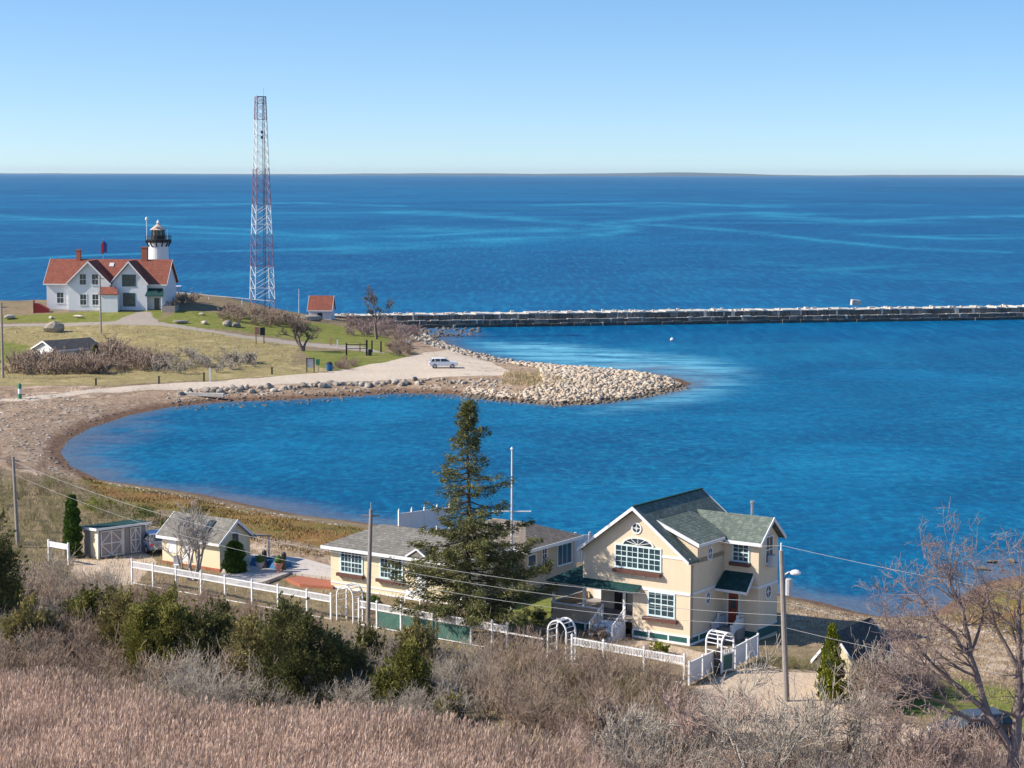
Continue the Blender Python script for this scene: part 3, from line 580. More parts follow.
b = MB(); A, B = (-10.95, -.7, 3.2), (-3.75, -.7, 3.2)
b.prism([A, B, (-3.75, -.002, 3.54), (-8.4, -.002, 3.54), (-8.4, 2.0, 4.5)], (0, 0, -.1)); b.prism([A, (-8.4, 2.0, 4.5), (-8.4, 5.2, 4.5), (-10.95, 5.2, 3.2)], (0, 0, -.1)); b.build('porch_roof', M['darkgreen'], hs)
MB().box(-8.4-.02, -8.401+.0, 2.4, 8.5, -.4, 3.2).box(-11.0, -8.43, 4.6, 8.4, -.4, 3.15).build('rear_wall', M['cream'], hs)
b = MB(); b.prism([(-11.2, 5.25, 3.3), (-8.42, 5.25, 3.3), (-8.42, 8.7, 3.5), (-11.2, 8.7, 3.5)], (0, 0, -.12)); b.build('rear_roof', M['darkgreen'], hs)
MB().box(-10.4, -9.6, 4.55, 4.598, 1.05, 3.0).build('porch_door', M['white'], hs); MB().box(-7.3, -6.3, 2.35, 2.398, 1.05, 3.0).build('recess_door', M['dark'], hs)
winframe(hs, (-5.4, 2.4, 2.2), .7, 1.1, 'f', 2, 2)
b = MB()
for i in range(5): b.box(-6.6, -5.0, -.13-.32*(i+1), -.13-.32*i-.002, -.3, 1.05-.21*(i+1)+.02)
b.build('porch_steps', M['white'], hs)
b = MB()
for x in (-6.68, -4.9):
    b.prism([(x-.03, -.13, 1.0), (x-.03, -1.8, .0), (x-.03, -1.8, -.3), (x-.03, -.13, -.3)], (.06, 0, 0)); b.bar((x, -.14, 1.9), (x, -1.8, .95), .08, .06)
    b.box(x-.05, x+.05, -1.85, -1.75, -.3, 1.0); b.box(x-.05, x+.05, -.24, -.14, .9, 1.95)
    for k in range(7): y = -.3-.21*k; b.box(x-.015, x+.015, y-.02, y+.02, .9-.62*(k*.2+.1), 1.83-.57*(k*.21+.12))
b.build('stair_railing', M['white'], hs)
# ------------------------------------------------------------------ cream cottage and tan wing
Pc = at(331, 587, 2); Pc = (Pc[0], Pc[1], 2.)
ct = thing('cottage', 'long pale yellow cottage with grey hipped roof and two paned windows left of the pine', 'house', Pc, TH)
MB().box(0, 11.5, 0, 6.8, -.5, 3.2).build('wall', M['cream2'], ct)
b = MB(); zo, zr_ = 3.22, 4.55; x0, x1, y0, y1 = -.5, 12., -.5, 7.3
for P in ([(x0, y0, zo), (x1, y0, zo), (8.6, 3.4, zr_), (2.2, 3.4, zr_)], [(x1, y0, zo), (x1, y1, zo), (8.6, 3.4, zr_)], [(x1, y1, zo), (x0, y1, zo), (2.2, 3.4, zr_), (8.6, 3.4, zr_)], [(x0, y1, zo), (x0, y0, zo), (2.2, 3.4, zr_)]): b.prism(P, (0, 0, -.12))
rf = b.build('roof', M['grey_shingle'], ct)
MB().box(x0-.04, x1+.04, y0-.06, y0-.003, zo-.24, zo-.005).box(x0-.06, x0-.003, y0, y1, zo-.24, zo-.005).box(x1+.003, x1+.06, y0, y1, zo-.24, zo-.005).build('fascia', M['white'], rf)
b = MB(); b.prism([(7.6, -.5, 3.3), (9.4, -.5, 3.3), (8.5, -.5, 3.85)], (0, 1.5, 0)); b.build('entry_gable', M['grey_shingle'], rf)
MB().bar((7.5, -.55, 3.28), (8.5, -.55, 3.9), .08, .12).bar((8.5, -.55, 3.9), (9.5, -.55, 3.28), .08, .12).build('gable_trim', M['white'], rf)
for x in (2.02, 5.78): winframe(ct, (x, 0, 2.1), 1.95, 1.45, 'f', 6, 4, M['turq'], .12, [.5]); flowerbox(ct, (x, -.03, 1.15), 2.5)
MB().box(0, 11.5, -.04, -.002, .0, .12).box(0, 11.5, -.04, -.002, .38, .48).build('skirt_frame', M['white'], ct)
MB().box(8.1, 9.0, -.05, -.002, .5, 2.6).build('door', M['white'], ct)
Pt = at(525, 592, 2); Pt = (Pt[0], Pt[1], 2.)
tn = thing('cottage', 'small tan clapboard cottage with brownish low roof between the pine and the large house', 'house', Pt, TH)
MB().box(-7, 0, 0, 6.8, -.8, 3.15).build('wall', M['tan'], tn)
b = MB(); x0, x1, y0, y1, zo = -7.4, .45, -.4, 7.3, 3.25; rz_ = 4.62
for P in ([(x0, y0, zo), (x1, y0, zo), (-2.2, 3.2, rz_), (-5.2, 3.2, rz_)], [(x1, y0, zo), (x1, y1, zo), (-2.2, 3.2, rz_)], [(x1, y1, zo), (x0, y1, zo), (-5.2, 3.2, rz_), (-2.2, 3.2, rz_)], [(x0, y1, zo), (x0, y0, zo), (-5.2, 3.2, rz_)]): b.prism(P, (0, 0, -.12))
rf = b.build('roof', M['tan_shingle'], tn); MB().box(x0, x1+.04, y0-.06, y0-.003, zo-.3, zo-.005).box(x1+.003, x1+.06, y0, y1, zo-.24, zo-.005).build('fascia', M['white'], rf)
winframe(tn, (0, .85, 2.28), 1.0, .75, 'r', 1, 1); winframe(tn, (0, 2.55, 2.3), .6, 1.2, 'r', 2, 3); winframe(tn, (0, 5.35, 2.05), 1.9, 1.5, 'r', 3, 1, M['turq'])
for y in (.85, 2.55): flowerbox(tn, (.03, y, 1.45), 1.0, 'r')
winframe(tn, (-1.6, 0, 2.1), 1.2, 1.2, 'f', 2, 2)
# cottage with skylights
Pk = at(220, 571, 2); Pk = (Pk[0], Pk[1], 2.)
sk = thing('cottage', 'pale yellow cottage with a grey gable roof holding two skylights, behind the leafless pale tree', 'house', Pk, TH)
gable_wall_mb(MB(), -6.2, 0, 0, 3.5, .16, 2.45, 3.75, 'x').build('wall', M['cream2'], sk)
MB().box(-6.2, 0.02, -.03, 3.53, -.3, .16).build('brick_footing', M['brick'], sk)
rf = gable_roof(sk, -6.2, 0, 0, 3.5, 2.5, 3.85, 'x', M['grey_shingle'], .35, .3)
for x in (-4.6, -1.9):
    s = MB().prism([(x-.32, .35, 2.80), (x+.32, .35, 2.80), (x+.32, 1.35, 3.57), (x-.32, 1.35, 3.57)], (0, 0, .07)).build('skylight', M['dark'], rf)
    MB().prism([(x-.22, .47, 2.97), (x+.22, .47, 2.97), (x+.22, 1.25, 3.57), (x-.22, 1.25, 3.57)], (0, 0, .012)).build('pane', M['glass'], s)
winframe(sk, (0, 1.75, 2.35), .75, .8, 'r', 1, 1); MB().box(-3.9, -2.9, -.05, -.002, .35, 2.2).build('door', M['white'], sk)
MB().box(-5.6, -4.6, -.05, -.002, .9, 2.0).build('shutter', M['white'], sk)
b = MB(); b.prism([(-.1, 3.55, 2.42), (.8, 3.55, 2.42), (.8, 5.2, 2.15), (-2.2, 5.2, 2.15), (-2.2, 3.55, 2.42)], (0, 0, -.1)); b.build('rear_awning', M['grey_shingle'], sk)
MB().box(.6, .7, 5.0, 5.1, -.2, 2.05).box(-2.1, -2., 5.0, 5.1, -.2, 2.05).build('awning_post', M['white'], sk)
# garden shed with barn doors
Ps = at(98.5, 558, 2); Ps = (Ps[0], Ps[1], 2.)
sh = thing('garden_shed', 'long grey garden shed with white cross braced barn doors and a dark green roof', 'shed', Ps, R(42))
MB().box(0, 4.5, .03, 2.4, -.2, 2.16).build('wall', M['greywall'], sh)
MB().box(-.04, -.001, .0, 1.15, -.1, 2.3).build('side_panel', M['cream2'], sh)
MB().box(-.08, .06, -.06, .08, -.1, 2.35).box(4.42, 4.56, -.02, .1, -.1, 2.35).box(2.25, 2.4, -.03, .028, -.1, 2.3).build('corner_post', M['white'], sh)
MB().prism([(-.3, -.3, 2.46), (4.8, -.3, 2.46), (4.8, 2.6, 2.28), (-.3, 2.6, 2.28)], (0, 0, -.1)).build('roof', M['darkgreen'], sh)
MB().box(-.3, 4.8, -.36, -.302, 2.28, 2.46).prism([(-.36, -.34, 2.28), (-.36, 2.6, 2.1), (-.36, 2.6, 2.30), (-.36, -.34, 2.48)], (.055, 0, 0)).build('fascia', M['white'], sh)
def barn_door(x0, x1, z0=.05, z1=2.15):
    d = MB().box(x0, x1, -.05, .028, z0, z1).build('barn_door', M['greywall'], sh); a = MB(); w = .08; xm, zm = (x0+x1)/2, (z0+z1)/2; y = -.085
    for P, Q in (((x0+w/2, z0), (x0+w/2, z1)), ((x1-w/2, z0), (x1-w/2, z1)), ((xm, z0), (xm, z1))): a.box(P[0]-w/2, P[0]+w/2, y, -.051, z0, z1)
    for z in (z0, zm-w/2, z1-w): a.box(x0+w, x1-w, y+.004, -.052, z, z+w)
    for s, t in ((x0, xm), (x1, xm)):
        a.bar((s, -.066, zm), (t, -.066, z1-w), .05, .07); a.bar((s, -.066, zm), (t, -.066, z0+w), .05, .07)
    a.build('brace', M['white'], d)
barn_door(.2, 2.2); barn_door(2.95, 3.95)
# outbuilding at the right under vines
Po = at(854, 697, 2); Po = (Po[0], Po[1], 2.)
ob = thing('outbuilding', 'small cream outbuilding with dark steep roof overgrown by bare vines, near the road', 'shed', Po, TH)
gable_wall_mb(MB(), -2.45, 0, 0, 4.7, -.3, 2.15, 3.6, 'y').build('wall', M['cream2'], ob)
gable_roof(ob, -2.45, 0, 0, 4.7, 2.25, 3.8, 'y', M['dark_shingle'], .25, .25)
MB().box(-1.9, -1.2, -.05, -.002, -.2, 1.9).build('door', M['white'], ob); winframe(ob, (0, 2.4, 1.3), .8, .8, 'r', 2, 2)
# ------------------------------------------------------------------ keeper's house and lighthouse
Pk_ = at(47, 311, 6.2); KX, KY = Pk_[0], Pk_[1]
kh = thing('keepers_house', 'white lighthouse keepers house with long red roof and two front gables on the point', 'house', (KX, KY, 6.2), -R(4))
b = MB(); gable_wall_mb(b, 0, 23.3, 0, 9, -1., 5.6, 9.7, 'x'); gable_wall_mb(b, 4.9, 13.0, -2.0, 1, -1., 5.55, 9.55, 'y'); gable_wall_mb(b, 13.2, 20.1, -1.2, 1, -1., 5.55, 9.35, 'y')
b.build('wall', M['whitewall'], kh)
MB().box(-.03, 23.33, -.03, 9.03, -1, .35).box(4.87, 13.03, -2.03, -.04, -1., .35).build('footing', M['rockgrey'], kh)
rf = gable_roof(kh, 0, 23.3, 0, 9, 5.75, 9.95, 'x', M['red_roof'], .45, .5)
for (x0, x1, y0) in ((4.9, 13.0, -2.0), (13.2, 20.1, -1.2)):
    a = MB(); xm = (x0+x1)/2; zr_ = 9.85; zo = 5.45; yb = 4.3
    a.prism([(x0-.35, y0-.5, zo), (xm, y0-.5, zr_), (xm, yb, zr_), (x0-.35, -.1, zo)], (0, 0, -.15)); a.prism([(xm, y0-.5, zr_), (x1+.35, y0-.5, zo), (x1+.35, -.1, zo), (xm, yb, zr_)], (0, 0, -.15))
    gr = a.build('gable_roof', M['red_roof'], kh)
    MB().prism([(x0-.4, y0-.56, zo+.03), (xm, y0-.56, zr_+.03), (xm, y0-.56, zr_-.35), (x0-.4, y0-.56, zo-.28)], (0, .055, 0)).prism([(xm, y0-.56, zr_+.03), (x1+.4, y0-.56, zo+.03), (x1+.4, y0-.56, zo-.28), (xm, y0-.56, zr_-.35)], (0, .055, 0)).build('rake_board', M['white'], gr)
for x, z in ((7.8, 6.3), (10.2, 6.3), (7.8, 2.4), (10.2, 2.4)): winframe(kh, (x, -2, z), 1.2, 2.0, 'f', 2, 2, M['white'], .15)
winframe(kh, (2.7, 0, 2.6), 1.3, 2.0, 'f', 2, 2, M['white'], .15)
winframe(kh, (16.6, -1.2, 6.1), 2.3, 1.9, 'f', 3, 2, M['teal'], .2); winframe(kh, (16.6, -1.2, 2.4), 2.0, 2.2, 'f', 3, 2, M['teal'], .2)
b = MB(); b.prism([(11.2, -3.6, 3.6), (15.1, -3.6, 3.6), (14.2, -2.05, 4.9), (11.2, -2.05, 4.9)], (0, 0, -.15)); b.build('porch_roof', M['red_roof'], kh)
MB().box(11.3, 14.9, -3.4, -2.05, -.6, 3.4).build('porch_wall', M['whitewall'], kh)
MB().box(14.95, 19.0, -3.3, -1.25, -.6, .35).build('deck', M['dark'], kh)
b = MB(); b.prism([(20., -2.4, 3.3), (23.6, -2.4, 3.3), (22.9, -.02, 4.6), (20., -.02, 4.6)], (0, 0, -.15)); b.build('entry_roof', M['darkgreen'], kh)
for x in (20.2, 23.2): MB().box(x-.1, x+.1, -2.3, -2.1, -.5, 3.2).build('entry_post', M['white'], kh)
MB().box(21.2, 22.2, -.06, -.002, .2, 2.7).build('door', M['glass'], kh)
MB().box(23.4, 26, -3.2, -3.1, -.6, 1.4).box(23.4, 23.5, -3.1, 0, -.6, 1.4).box(25.9, 26.0, -3.1, 0, -.6, 1.4).build('deck_railing', M['wood'], kh)
for x, z, w_ in ((5.2, 11.6, .8), (18.3, 12.2, 1.2)): MB().box(x-w_/2, x+w_/2, 4.1, 4.9, 9., z).box(x-w_/2-.08, x+w_/2+.08, 4.02, 4.98, z, z+.18).build('chimney', M['brick'], kh)
MB().prism([(10.9, .8, 7.35), (12.2, .8, 7.35), (12.2, 1.6, 8.1), (10.9, 1.6, 8.1)], (0, 0, -.6)).build('valley_snow_guard', M['white'], kh) if False else None
MB().prism([(11.6, 2.9, 8.55), (12.5, 2.9, 8.55), (12.5, 3.6, 9.2), (11.6, 3.6, 9.2)], (0, 0, .1)).build('skylight', M['curtain'], kh)
# lighthouse
Lp = at(158.5, 300, 7.); LY = Lp[1]+8; LX = LY*(158.6-512)/FL
lh = thing('lighthouse', 'white round lighthouse tower with black lantern gallery behind the red roofed house', 'lighthouse', (LX, LY, 6.7))
MB().lathe([(2.35, 0), (2.15, 6), (2.0, 11.8)], 28).build('tower', M['steelw'], lh, smooth=False)
b = MB(); b.lathe([(2.0, 11.8), (2.75, 12.3), (2.75, 12.5)], 20)
for i in range(12):
    t = math.pi*2*i/12; b.bar((math.cos(t)*2.05, math.sin(t)*2.05, 11.0), (math.cos(t)*2.7, math.sin(t)*2.7, 12.2), .22)
b.build('gallery', M['dark'], lh)
b = MB()
for i in range(16):
    t = math.pi*2*i/16; t2 = math.pi*2*(i+1)/16; p = (math.cos(t)*2.65, math.sin(t)*2.65); q = (math.cos(t2)*2.65, math.sin(t2)*2.65)
    b.tube((*p, 12.5), (*p, 13.27), .04, n=5)
    for z in (12.78, 13.03, 13.27): b.tube((*p, z), (*q, z), .035, n=5)
b.build('gallery_railing', M['dark'], lh)
MB().lathe([(1.4, 12.5), (1.4, 13.27)], 12).build('lantern_wall', M['dark'], lh)
MB().lathe([(1.3, 13.27), (1.3, 14.46)], 12).build('lantern_glass', M['glass'], lh)
b = MB()
for i in range(10):
    t = math.pi*2*i/10; b.tube((math.cos(t)*1.36, math.sin(t)*1.36, 13.27), (math.cos(t)*1.36, math.sin(t)*1.36, 14.46), .05, n=5)
b.build('lantern_frame', M['dark'], lh)
MB().lathe([(1.75, 14.46), (1.6, 14.60), (.8, 15.23), (.3, 15.58), (.25, 15.72)], 16).build('lantern_roof', M['lantern'], lh)
MB().lathe([(.1, 15.72), (.34, 15.86), (.36, 16.04), (.2, 16.21), (.05, 16.56)], 12).build('vent_ball', M['white'], lh)
b = MB(); b.tube((-2.1, -1.5, 12.4), (-2.1, -1.5, 16.42), .07); b.lathe([(.05, 0), (.3, .15), (.3, .55), (.1, .8)], 10, (-2.1, -1.5, 16.35)); b.build('antenna', M['steelw'], lh)
MB().tube((2.2, -1.5, 12.4), (2.2, -1.5, 14.67), .05).build('whip_antenna', M['metal'], lh)
MB().box(-.5, .5, -2.5, -2.1, 0, 2.2).build('door', M['dark'], lh)
# small grey equipment house right of the keeper's house
q = ag(178, 292)
eq = thing('equipment_hut', 'small grey hut with flat roof at the right end of the keepers house', 'hut', (q[0]-1, q[1]+2, q[2]-.5), 0)
MB().box(-1.4, 1.4, -1.2, 1.2, 0, 4.4).build('wall', M['metal'], eq); MB().box(-1.6, 1.6, -1.4, 1.4, 4.4, 4.6).build('roof', M['white'], eq); MB().box(-.4, .4, -1.25, -1.201, 0, 2).build('door', M['dark'], eq)
# lattice tower
Tp = at(262.5, 308, 6.); TX, TY = Tp[0], Tp[1]
tw = thing('radio_tower', 'tall red and white steel lattice radio tower on the point', 'tower', (TX, TY, 5.6), R(23))
def hw(z): return 2.08-1.22*z/42.4
zs = [0, 2.2, 4.4, 6.6, 8.8, 11, 13.1, 15.2, 17.2, 19.2, 21.1, 23, 24.8, 26.6, 28.3, 30, 31.6, 33.2, 34.8, 36.4, 38, 39.6, 41.2, 42.4]
BANDS = [(0, 2, 'steelr'), (2, 8, 'steelw'), (8, 15, 'steelr'), (15, 20, 'steelw'), (20, 27, 'steelr'), (27, 37, 'steelw'), (37, 99, 'steelr')]
def bandmat(i):
    for a_, b_, m_ in BANDS:
        if a_ <= zs[i]/42.4*42.4*1.0 < b_: return m_
cor = [(-1, -1), (1, -1), (1, 1), (-1, 1)]
tm = [M['steelw'], M['steelr']]
for c in cor:
    b = MB()
    for i in range(len(zs)-1):
        b.mat(0 if bandmat(i) == 'steelw' else 1); z, z2 = zs[i], zs[i+1]; b.tube((c[0]*hw(z), c[1]*hw(z), z), (c[0]*hw(z2), c[1]*hw(z2), z2), .10, .09, 6)
    b.build('leg', tm, tw)
for s in range(4):
    b = MB(); p, q = cor[s], cor[(s+1) % 4]
    for i in range(len(zs)-1):
        b.mat(0 if bandmat(i) == 'steelw' else 1); z, z2 = zs[i], zs[i+1]; h1, h2 = hw(z), hw(z2)
        b.tube((p[0]*h1, p[1]*h1, z), (q[0]*h2, q[1]*h2, z2), .04, n=4); b.tube((q[0]*h1, q[1]*h1, z), (p[0]*h2, p[1]*h2, z2), .04, n=4)
        if i % 2 == 0: b.tube((p[0]*h1, p[1]*h1, z), (q[0]*h1, q[1]*h1, z), .035, n=4)
    b.build('bracing', tm, tw)
MB().box(-.95, .95, -.95, .95, 42.4, 42.55).build('top_platform', M['steelr'], tw)
b = MB(); b.tube((.8, .5, 42.5), (.8, .5, 44.2), .04); b.tube((-.8, -.3, 42.5), (-.8, -.3, 43.), .04); b.build('whip_antenna', M['metal'], tw)
b = MB(); [b.box(-.25, .15, -1.15, -.85, z, z+.5) for z in (34.2, 35.2)]; b.build('panel_antenna', M['dark'], tw)
b = MB(); b.path([(.15, -.82, z) for z in (0.5, 42)], .06, 4); b.path([(.45, -.82, z) for z in (0.5, 42)], .06, 4); b.build('cable_ladder', M['dark'], tw)
b = MB(); b.bar((-16.5, 12, 3.4), (3, 1, 1.6), .22, .12); [b.tube((x, 12-(x+16.5)*.56, -1), (x, 12-(x+16.5)*.56, 3.4-(x+16.5)*.092), .08) for x in (-15, -9, -3)]
b.build('cable_tray', M['steelw'], tw)
# red roofed shed near breakwater
q = at(319, 321, 3.2); rsd = thing('fog_signal_hut', 'small white hut with red gable roof on the point right of the radio tower', 'shed', (q[0], q[1]+2, 2.6), -R(3))
gable_wall_mb(MB(), -2.3, 2.3, 0, 5., -.5, 2.9, 5.2, 'x').build('wall', M['whitewall'], rsd); gable_roof(rsd, -2.3, 2.3, 0, 5., 2.95, 5.5, 'x', M['red_roof'], .3, .25)
MB().box(-.5, .5, -.05, -.002, 0, 2.1).build('door', M['dark'], rsd)
q = at(299, 318, 4); tag(MB().tube((0, 0, -.5), (0, 0, 6.2), .12, .06).tube((-.3, 0, 5.), (.3, 0, 5.), .05).build('mast', M['steelw'], None, (q[0], q[1], 3.7)), 'thin white mast on the point beside the small red roofed hut', 'mast')
# red bulkhead beside keeper's house
q = ag(41, 313); rb = thing('storage_locker', 'low red wooden storage locker at the left end of the keepers house', 'locker', (q[0], q[1], q[2]), R(5))
MB().prism([(-1.3, 0, -.3), (1.4, 0, -.3), (1.4, 0, .7), (-.3, 0, 1.7), (-1.3, 0, 1.8)], (0, 1.8, 0)).build('body', M['red'], rb); MB().box(-1.45, -1.35, -.1, 1.9, -.3, 2.4).build('post', M['red'], rb)
# shed among shrubs with grey roof
q = at(45, 360, 2.3); s2 = thing('garden_shed', 'white framed shed with slate grey roof half hidden by brown shrubs below the keepers house', 'shed', (q[0], q[1], 2.2), -R(40))
gable_wall_mb(MB(), -2.9, 2.9, 0, 9, -.4, 1.9, 3.1, 'y').build('wall', M['curtain'], s2); gable_roof(s2, -2.9, 2.9, 0, 9, 2.0, 3.3, 'y', M['dark_shingle'], .3, .4)
for x in (-1.25, 1.25): MB().box(x-1., x+1., -.06, -.002, -.2, 1.8).build('garage_door', M['white'], s2)
# flag beyond the keeper's roof
fx, fy = at(103.5, 290, 8.)[:2]
fp = thing('flagpole', 'flagpole with limp red and blue flag behind the keepers house roof', 'flagpole', ((fy+18)*(103.7-512)/FL, fy+18, 4.2))
MB().tube((0, 0, 0), (0, 0, 14.4), .1, .06).build('pole', M['wood'], fp)
MB().mat(0).prism([(.05, -.1, 11.2), (.7, -.1, 11.), (.8, -.1, 12.9), (.05, -.1, 13.9)], (0, .2, 0)).mat(1).prism([(-.55, -.12, 11.), (.04, -.12, 10.6), (.04, -.12, 13.6), (-.5, -.12, 12.9)], (0, .2, 0)).build('flag', [M['flagblue'], M['flagred']], fp)
# ------------------------------------------------------------------ breakwater
Bs = at(395, 328.5, 0); Be = at(1024, 319.5, 0); dv = np.array([Be[0]-Bs[0], Be[1]-Bs[1]]); L0 = np.linalg.norm(dv); dv /= L0
bw = thing('breakwater', 'long granite block breakwater running out across the bay', 'breakwater', (Bs[0], Bs[1], 0), math.atan2(dv[1], dv[0]))
def course(name, z0, z1, y0, y1, m, lo, hi, jit, x0=-16, x1=200, jz=.1, pale=0.):
    a = MB(); x = x0
    while x < x1:
        p_ = rnd.random() < pale; a.mat(1 if p_ else 0); l = rnd.uniform(.35, .8) if p_ else rnd.uniform(lo, hi); j = rnd.uniform(-jit, jit); t = z1+rnd.uniform(-jz, jz); s1, s2 = rnd.uniform(-.05, .05), rnd.uniform(-.05, .05)
        a.prism([(x, y0+j, z0), (x+l-.12, y0+j+s1, z0), (x+l-.12, y0+j+s1, t), (x, y0+j, t+s2)], (0, y1-y0, 0)); x += l
    return a.build(name, [m, M['capstone']], bw)
course('lower_course', -1.5, .7, -.2, 9, M['granite'], 1.4, 3.0, .3, pale=.04); course('middle_course', .7, 1.45, .35, 8.4, M['granite'], .9, 2.2, .2, jz=.08, pale=.07)
course('ledge_course', 1.45, 1.56, .45, 8.0, M['capstone'], .7, 2.6, .25, jz=.1); course('upper_course', 1.62, 2.6, 1.35, 6.6, M['granite'], .8, 2.4, .12, jz=.05, pale=.13); course('cap_course', 2.6, 2.8, 1.25, 6.5, M['capstone'], .7, 2.4, .28, jz=.13)  # paler colour of ledge and cap stands in for sun on their tops
a = MB()
for i in range(150):
    x = rnd.uniform(-14, 198); w_ = rnd.uniform(.3, .9); y = rnd.uniform(1.4, 6); a.box(x, x+w_, y, y+w_, 2.7, 2.85+rnd.uniform(.12, .35))
a.build('loose_stone', M['capstone'], bw)['kind'] = 'stuff'
# ------------------------------------------------------------------ rocks
def rockmesh(name, seed, m, sub=2, flat=.7):
    import bmesh
    bm = bmesh.new(); bmesh.ops.create_icosphere(bm, subdivisions=sub, radius=.5); r = random.Random(seed)
    ax = [Vector((r.gauss(0, 1), r.gauss(0, 1), r.gauss(0, 1))).normalized() for _ in range(9)]; th = [r.uniform(.28, .42) for _ in ax]
    sx, sy = r.uniform(.85, 1.35), r.uniform(.8, 1.1)
    for v in bm.verts:
        for a_, t in zip(ax, th):
            d = v.co.dot(a_)
            if d > t: v.co -= a_*(d-t)*.9
        v.co += Vector((r.uniform(-1, 1), r.uniform(-1, 1), r.uniform(-1, 1)))*.02
        v.co.x *= sx; v.co.y *= sy; v.co.z *= flat
    me = bpy.data.meshes.new(name); bm.to_mesh(me); bm.free(); me.materials.append(m); return me
RK = [rockmesh('riprap_stone', i, M['rock'], 1, .72) for i in range(8)]; RG = [rockmesh('shore_boulder', 30+i, M['rockgrey'], 2, .72) for i in range(6)]
def mesh_arrays(me):
    v = np.zeros(len(me.vertices)*3, np.float32); me.vertices.foreach_get('co', v); f = np.array([tuple(p.vertices) for p in me.polygons]); return v.reshape(-1, 3), f
def rotm(rx, ry, rz):
    cx_, sx_, cy_, sy_, cz_, sz_ = math.cos(rx), math.sin(rx), math.cos(ry), math.sin(ry), math.cos(rz), math.sin(rz)
    return np.array([[cz_, -sz_, 0], [sz_, cz_, 0], [0, 0, 1]])@np.array([[cy_, 0, sy_], [0, 1, 0], [-sy_, 0, cy_]])@np.array([[1, 0, 0], [0, cx_, -sx_], [0, sx_, cx_]])
def join_instances(name, src, inst, m, label=None, kind=None, cat=None, group=None):
    """src list of (V,F); inst list of (k, loc, (rx,ry,rz), scale) -> one mesh object"""
    Vs, Fs, n = [], [], 0
    for k, loc, rot, sc in inst:
        v, f = src[k]; Vs.append((v*np.asarray(sc))@rotm(*rot).T+np.asarray(loc)); Fs.append(f+n); n += len(v)
    return tag(link(name, mesh_np(name, np.concatenate(Vs), np.concatenate(Fs)), m), label, cat, group, kind)
def inpoly_samples(poly, n, rnd_=rs):
    P = np.array(poly)[:, :2]; lo, hi = P.min(0), P.max(0); out = []
    while len(out) < n:
        X = rnd_.uniform(lo[0], hi[0], 4000); Y = rnd_.uniform(lo[1], hi[1], 4000); k = polysd(X, Y, P) < 0
        out += list(zip(X[k], Y[k]))
    return out[:n]
SP = [tuple(at(x, y, 1)[:2]) for x, y in [(505,364),(560,367),(600,370),(650,374),(680,379),(695,384),(672,392),(640,398),(600,404),(560,406),(520,403),(480,399),(440,395),(470,386),(520,392),(545,386),(540,372)]]
pts = []; 
for x, y in inpoly_samples(SP, 22000):
    if all((x-a)**2+(y-b_)**2 > (.62+.3*rr)**2 for a, b_, rr in pts[-0:] ) if False else True: pts.append((x, y, rnd.random()))
grid = {}; keep = []
for x, y, q in pts:
    k = (int(x/.62), int(y/.62))
    if k not in grid: grid[k] = 1; keep.append((x, y, q))
hk = height(np.array([k[0] for k in keep]), np.array([k[1] for k in keep]))
allr = []
for (x, y, q), z in zip(keep, hk):
    s = .5+.75*q**3; allr.append((s, x, y, z+.08*s))
allr.sort(key=lambda t: -t[0]*300/t[2])
for i, (s, x, y, z) in enumerate(allr[:300]):
    o = bpy.data.objects.new('riprap_stone', RK[i % 8]); COL.objects.link(o); o.location = (x, y, z); o.rotation_euler = (rnd.uniform(-.4, .4), rnd.uniform(-.4, .4), rnd.uniform(0, 6.3)); o.scale = (s, s, s)
    tag(o, 'pale weathered riprap stone among the many piled on the spit', 'rock', 'riprap stones of the spit')
src = [mesh_arrays(m_) for m_ in RK]
join_instances('riprap', src, [(i % 8, (x, y, z), (rnd.uniform(-.4, .4), rnd.uniform(-.4, .4), rnd.uniform(0, 6.3)), (s, s, s)) for i, (s, x, y, z) in enumerate(allr[300:])], M['rock'], 'smaller stones of the rocky spit', 'stuff')
# shingle and pebbles round shores (uncountable)
sg = mesh_arrays(RG[0]), mesh_arrays(RG[1]), mesh_arrays(RG[2])
peb = []
for P, n, s0, s1 in (([(400,330),(440,341),(480,356),(540,368),(520,372),(470,362),(430,352),(395,338)], 620, .35, 1.1), ([(160,396),(300,392),(500,385),(560,405),(480,399),(400,394),(300,401),(180,408)], 900, .2, .7), ([(395,324),(480,326),(478,333),(440,337),(400,333)], 220, .4, 1.3)):
    for x, y in inpoly_samples([tuple(at(a, b_, .5)[:2]) for a, b_ in P], n):
        s = s0+(s1-s0)*rnd.random()**2; peb.append((rnd.randrange(3), (x, y, max(-.1, hz(x, y))+.05*s), (0, 0, rnd.uniform(0, 6.3)), (s, s, s)))
for P, n, s0, s1 in (([(-30,404),(60,400),(110,408),(150,412),(80,436),(62,450),(90,476),(60,474),(-30,440)], 1500, .12, .55), ([(90,478),(200,496),(300,517),(345,526),(345,532),(250,516),(150,498)], 420, .1, .35), ([(790,600),(860,614),(940,622),(1020,640),(1020,655),(880,630),(790,610)], 260, .12, .4)):
    for x, y in inpoly_samples([tuple(at(a, b_, .8)[:2]) for a, b_ in P], n):
        s = s0+(s1-s0)*rnd.random()**3; peb.append((rnd.randrange(3), (x, y, max(-.1, hz(x, y))+.02*s), (0, 0, rnd.uniform(0, 6.3)), (s*1.5, s, s*.5)))
join_instances('shore_rubble', sg, peb, M['rockgrey'], 'rubble and pebbles strewn along the shores of the cove', 'stuff')
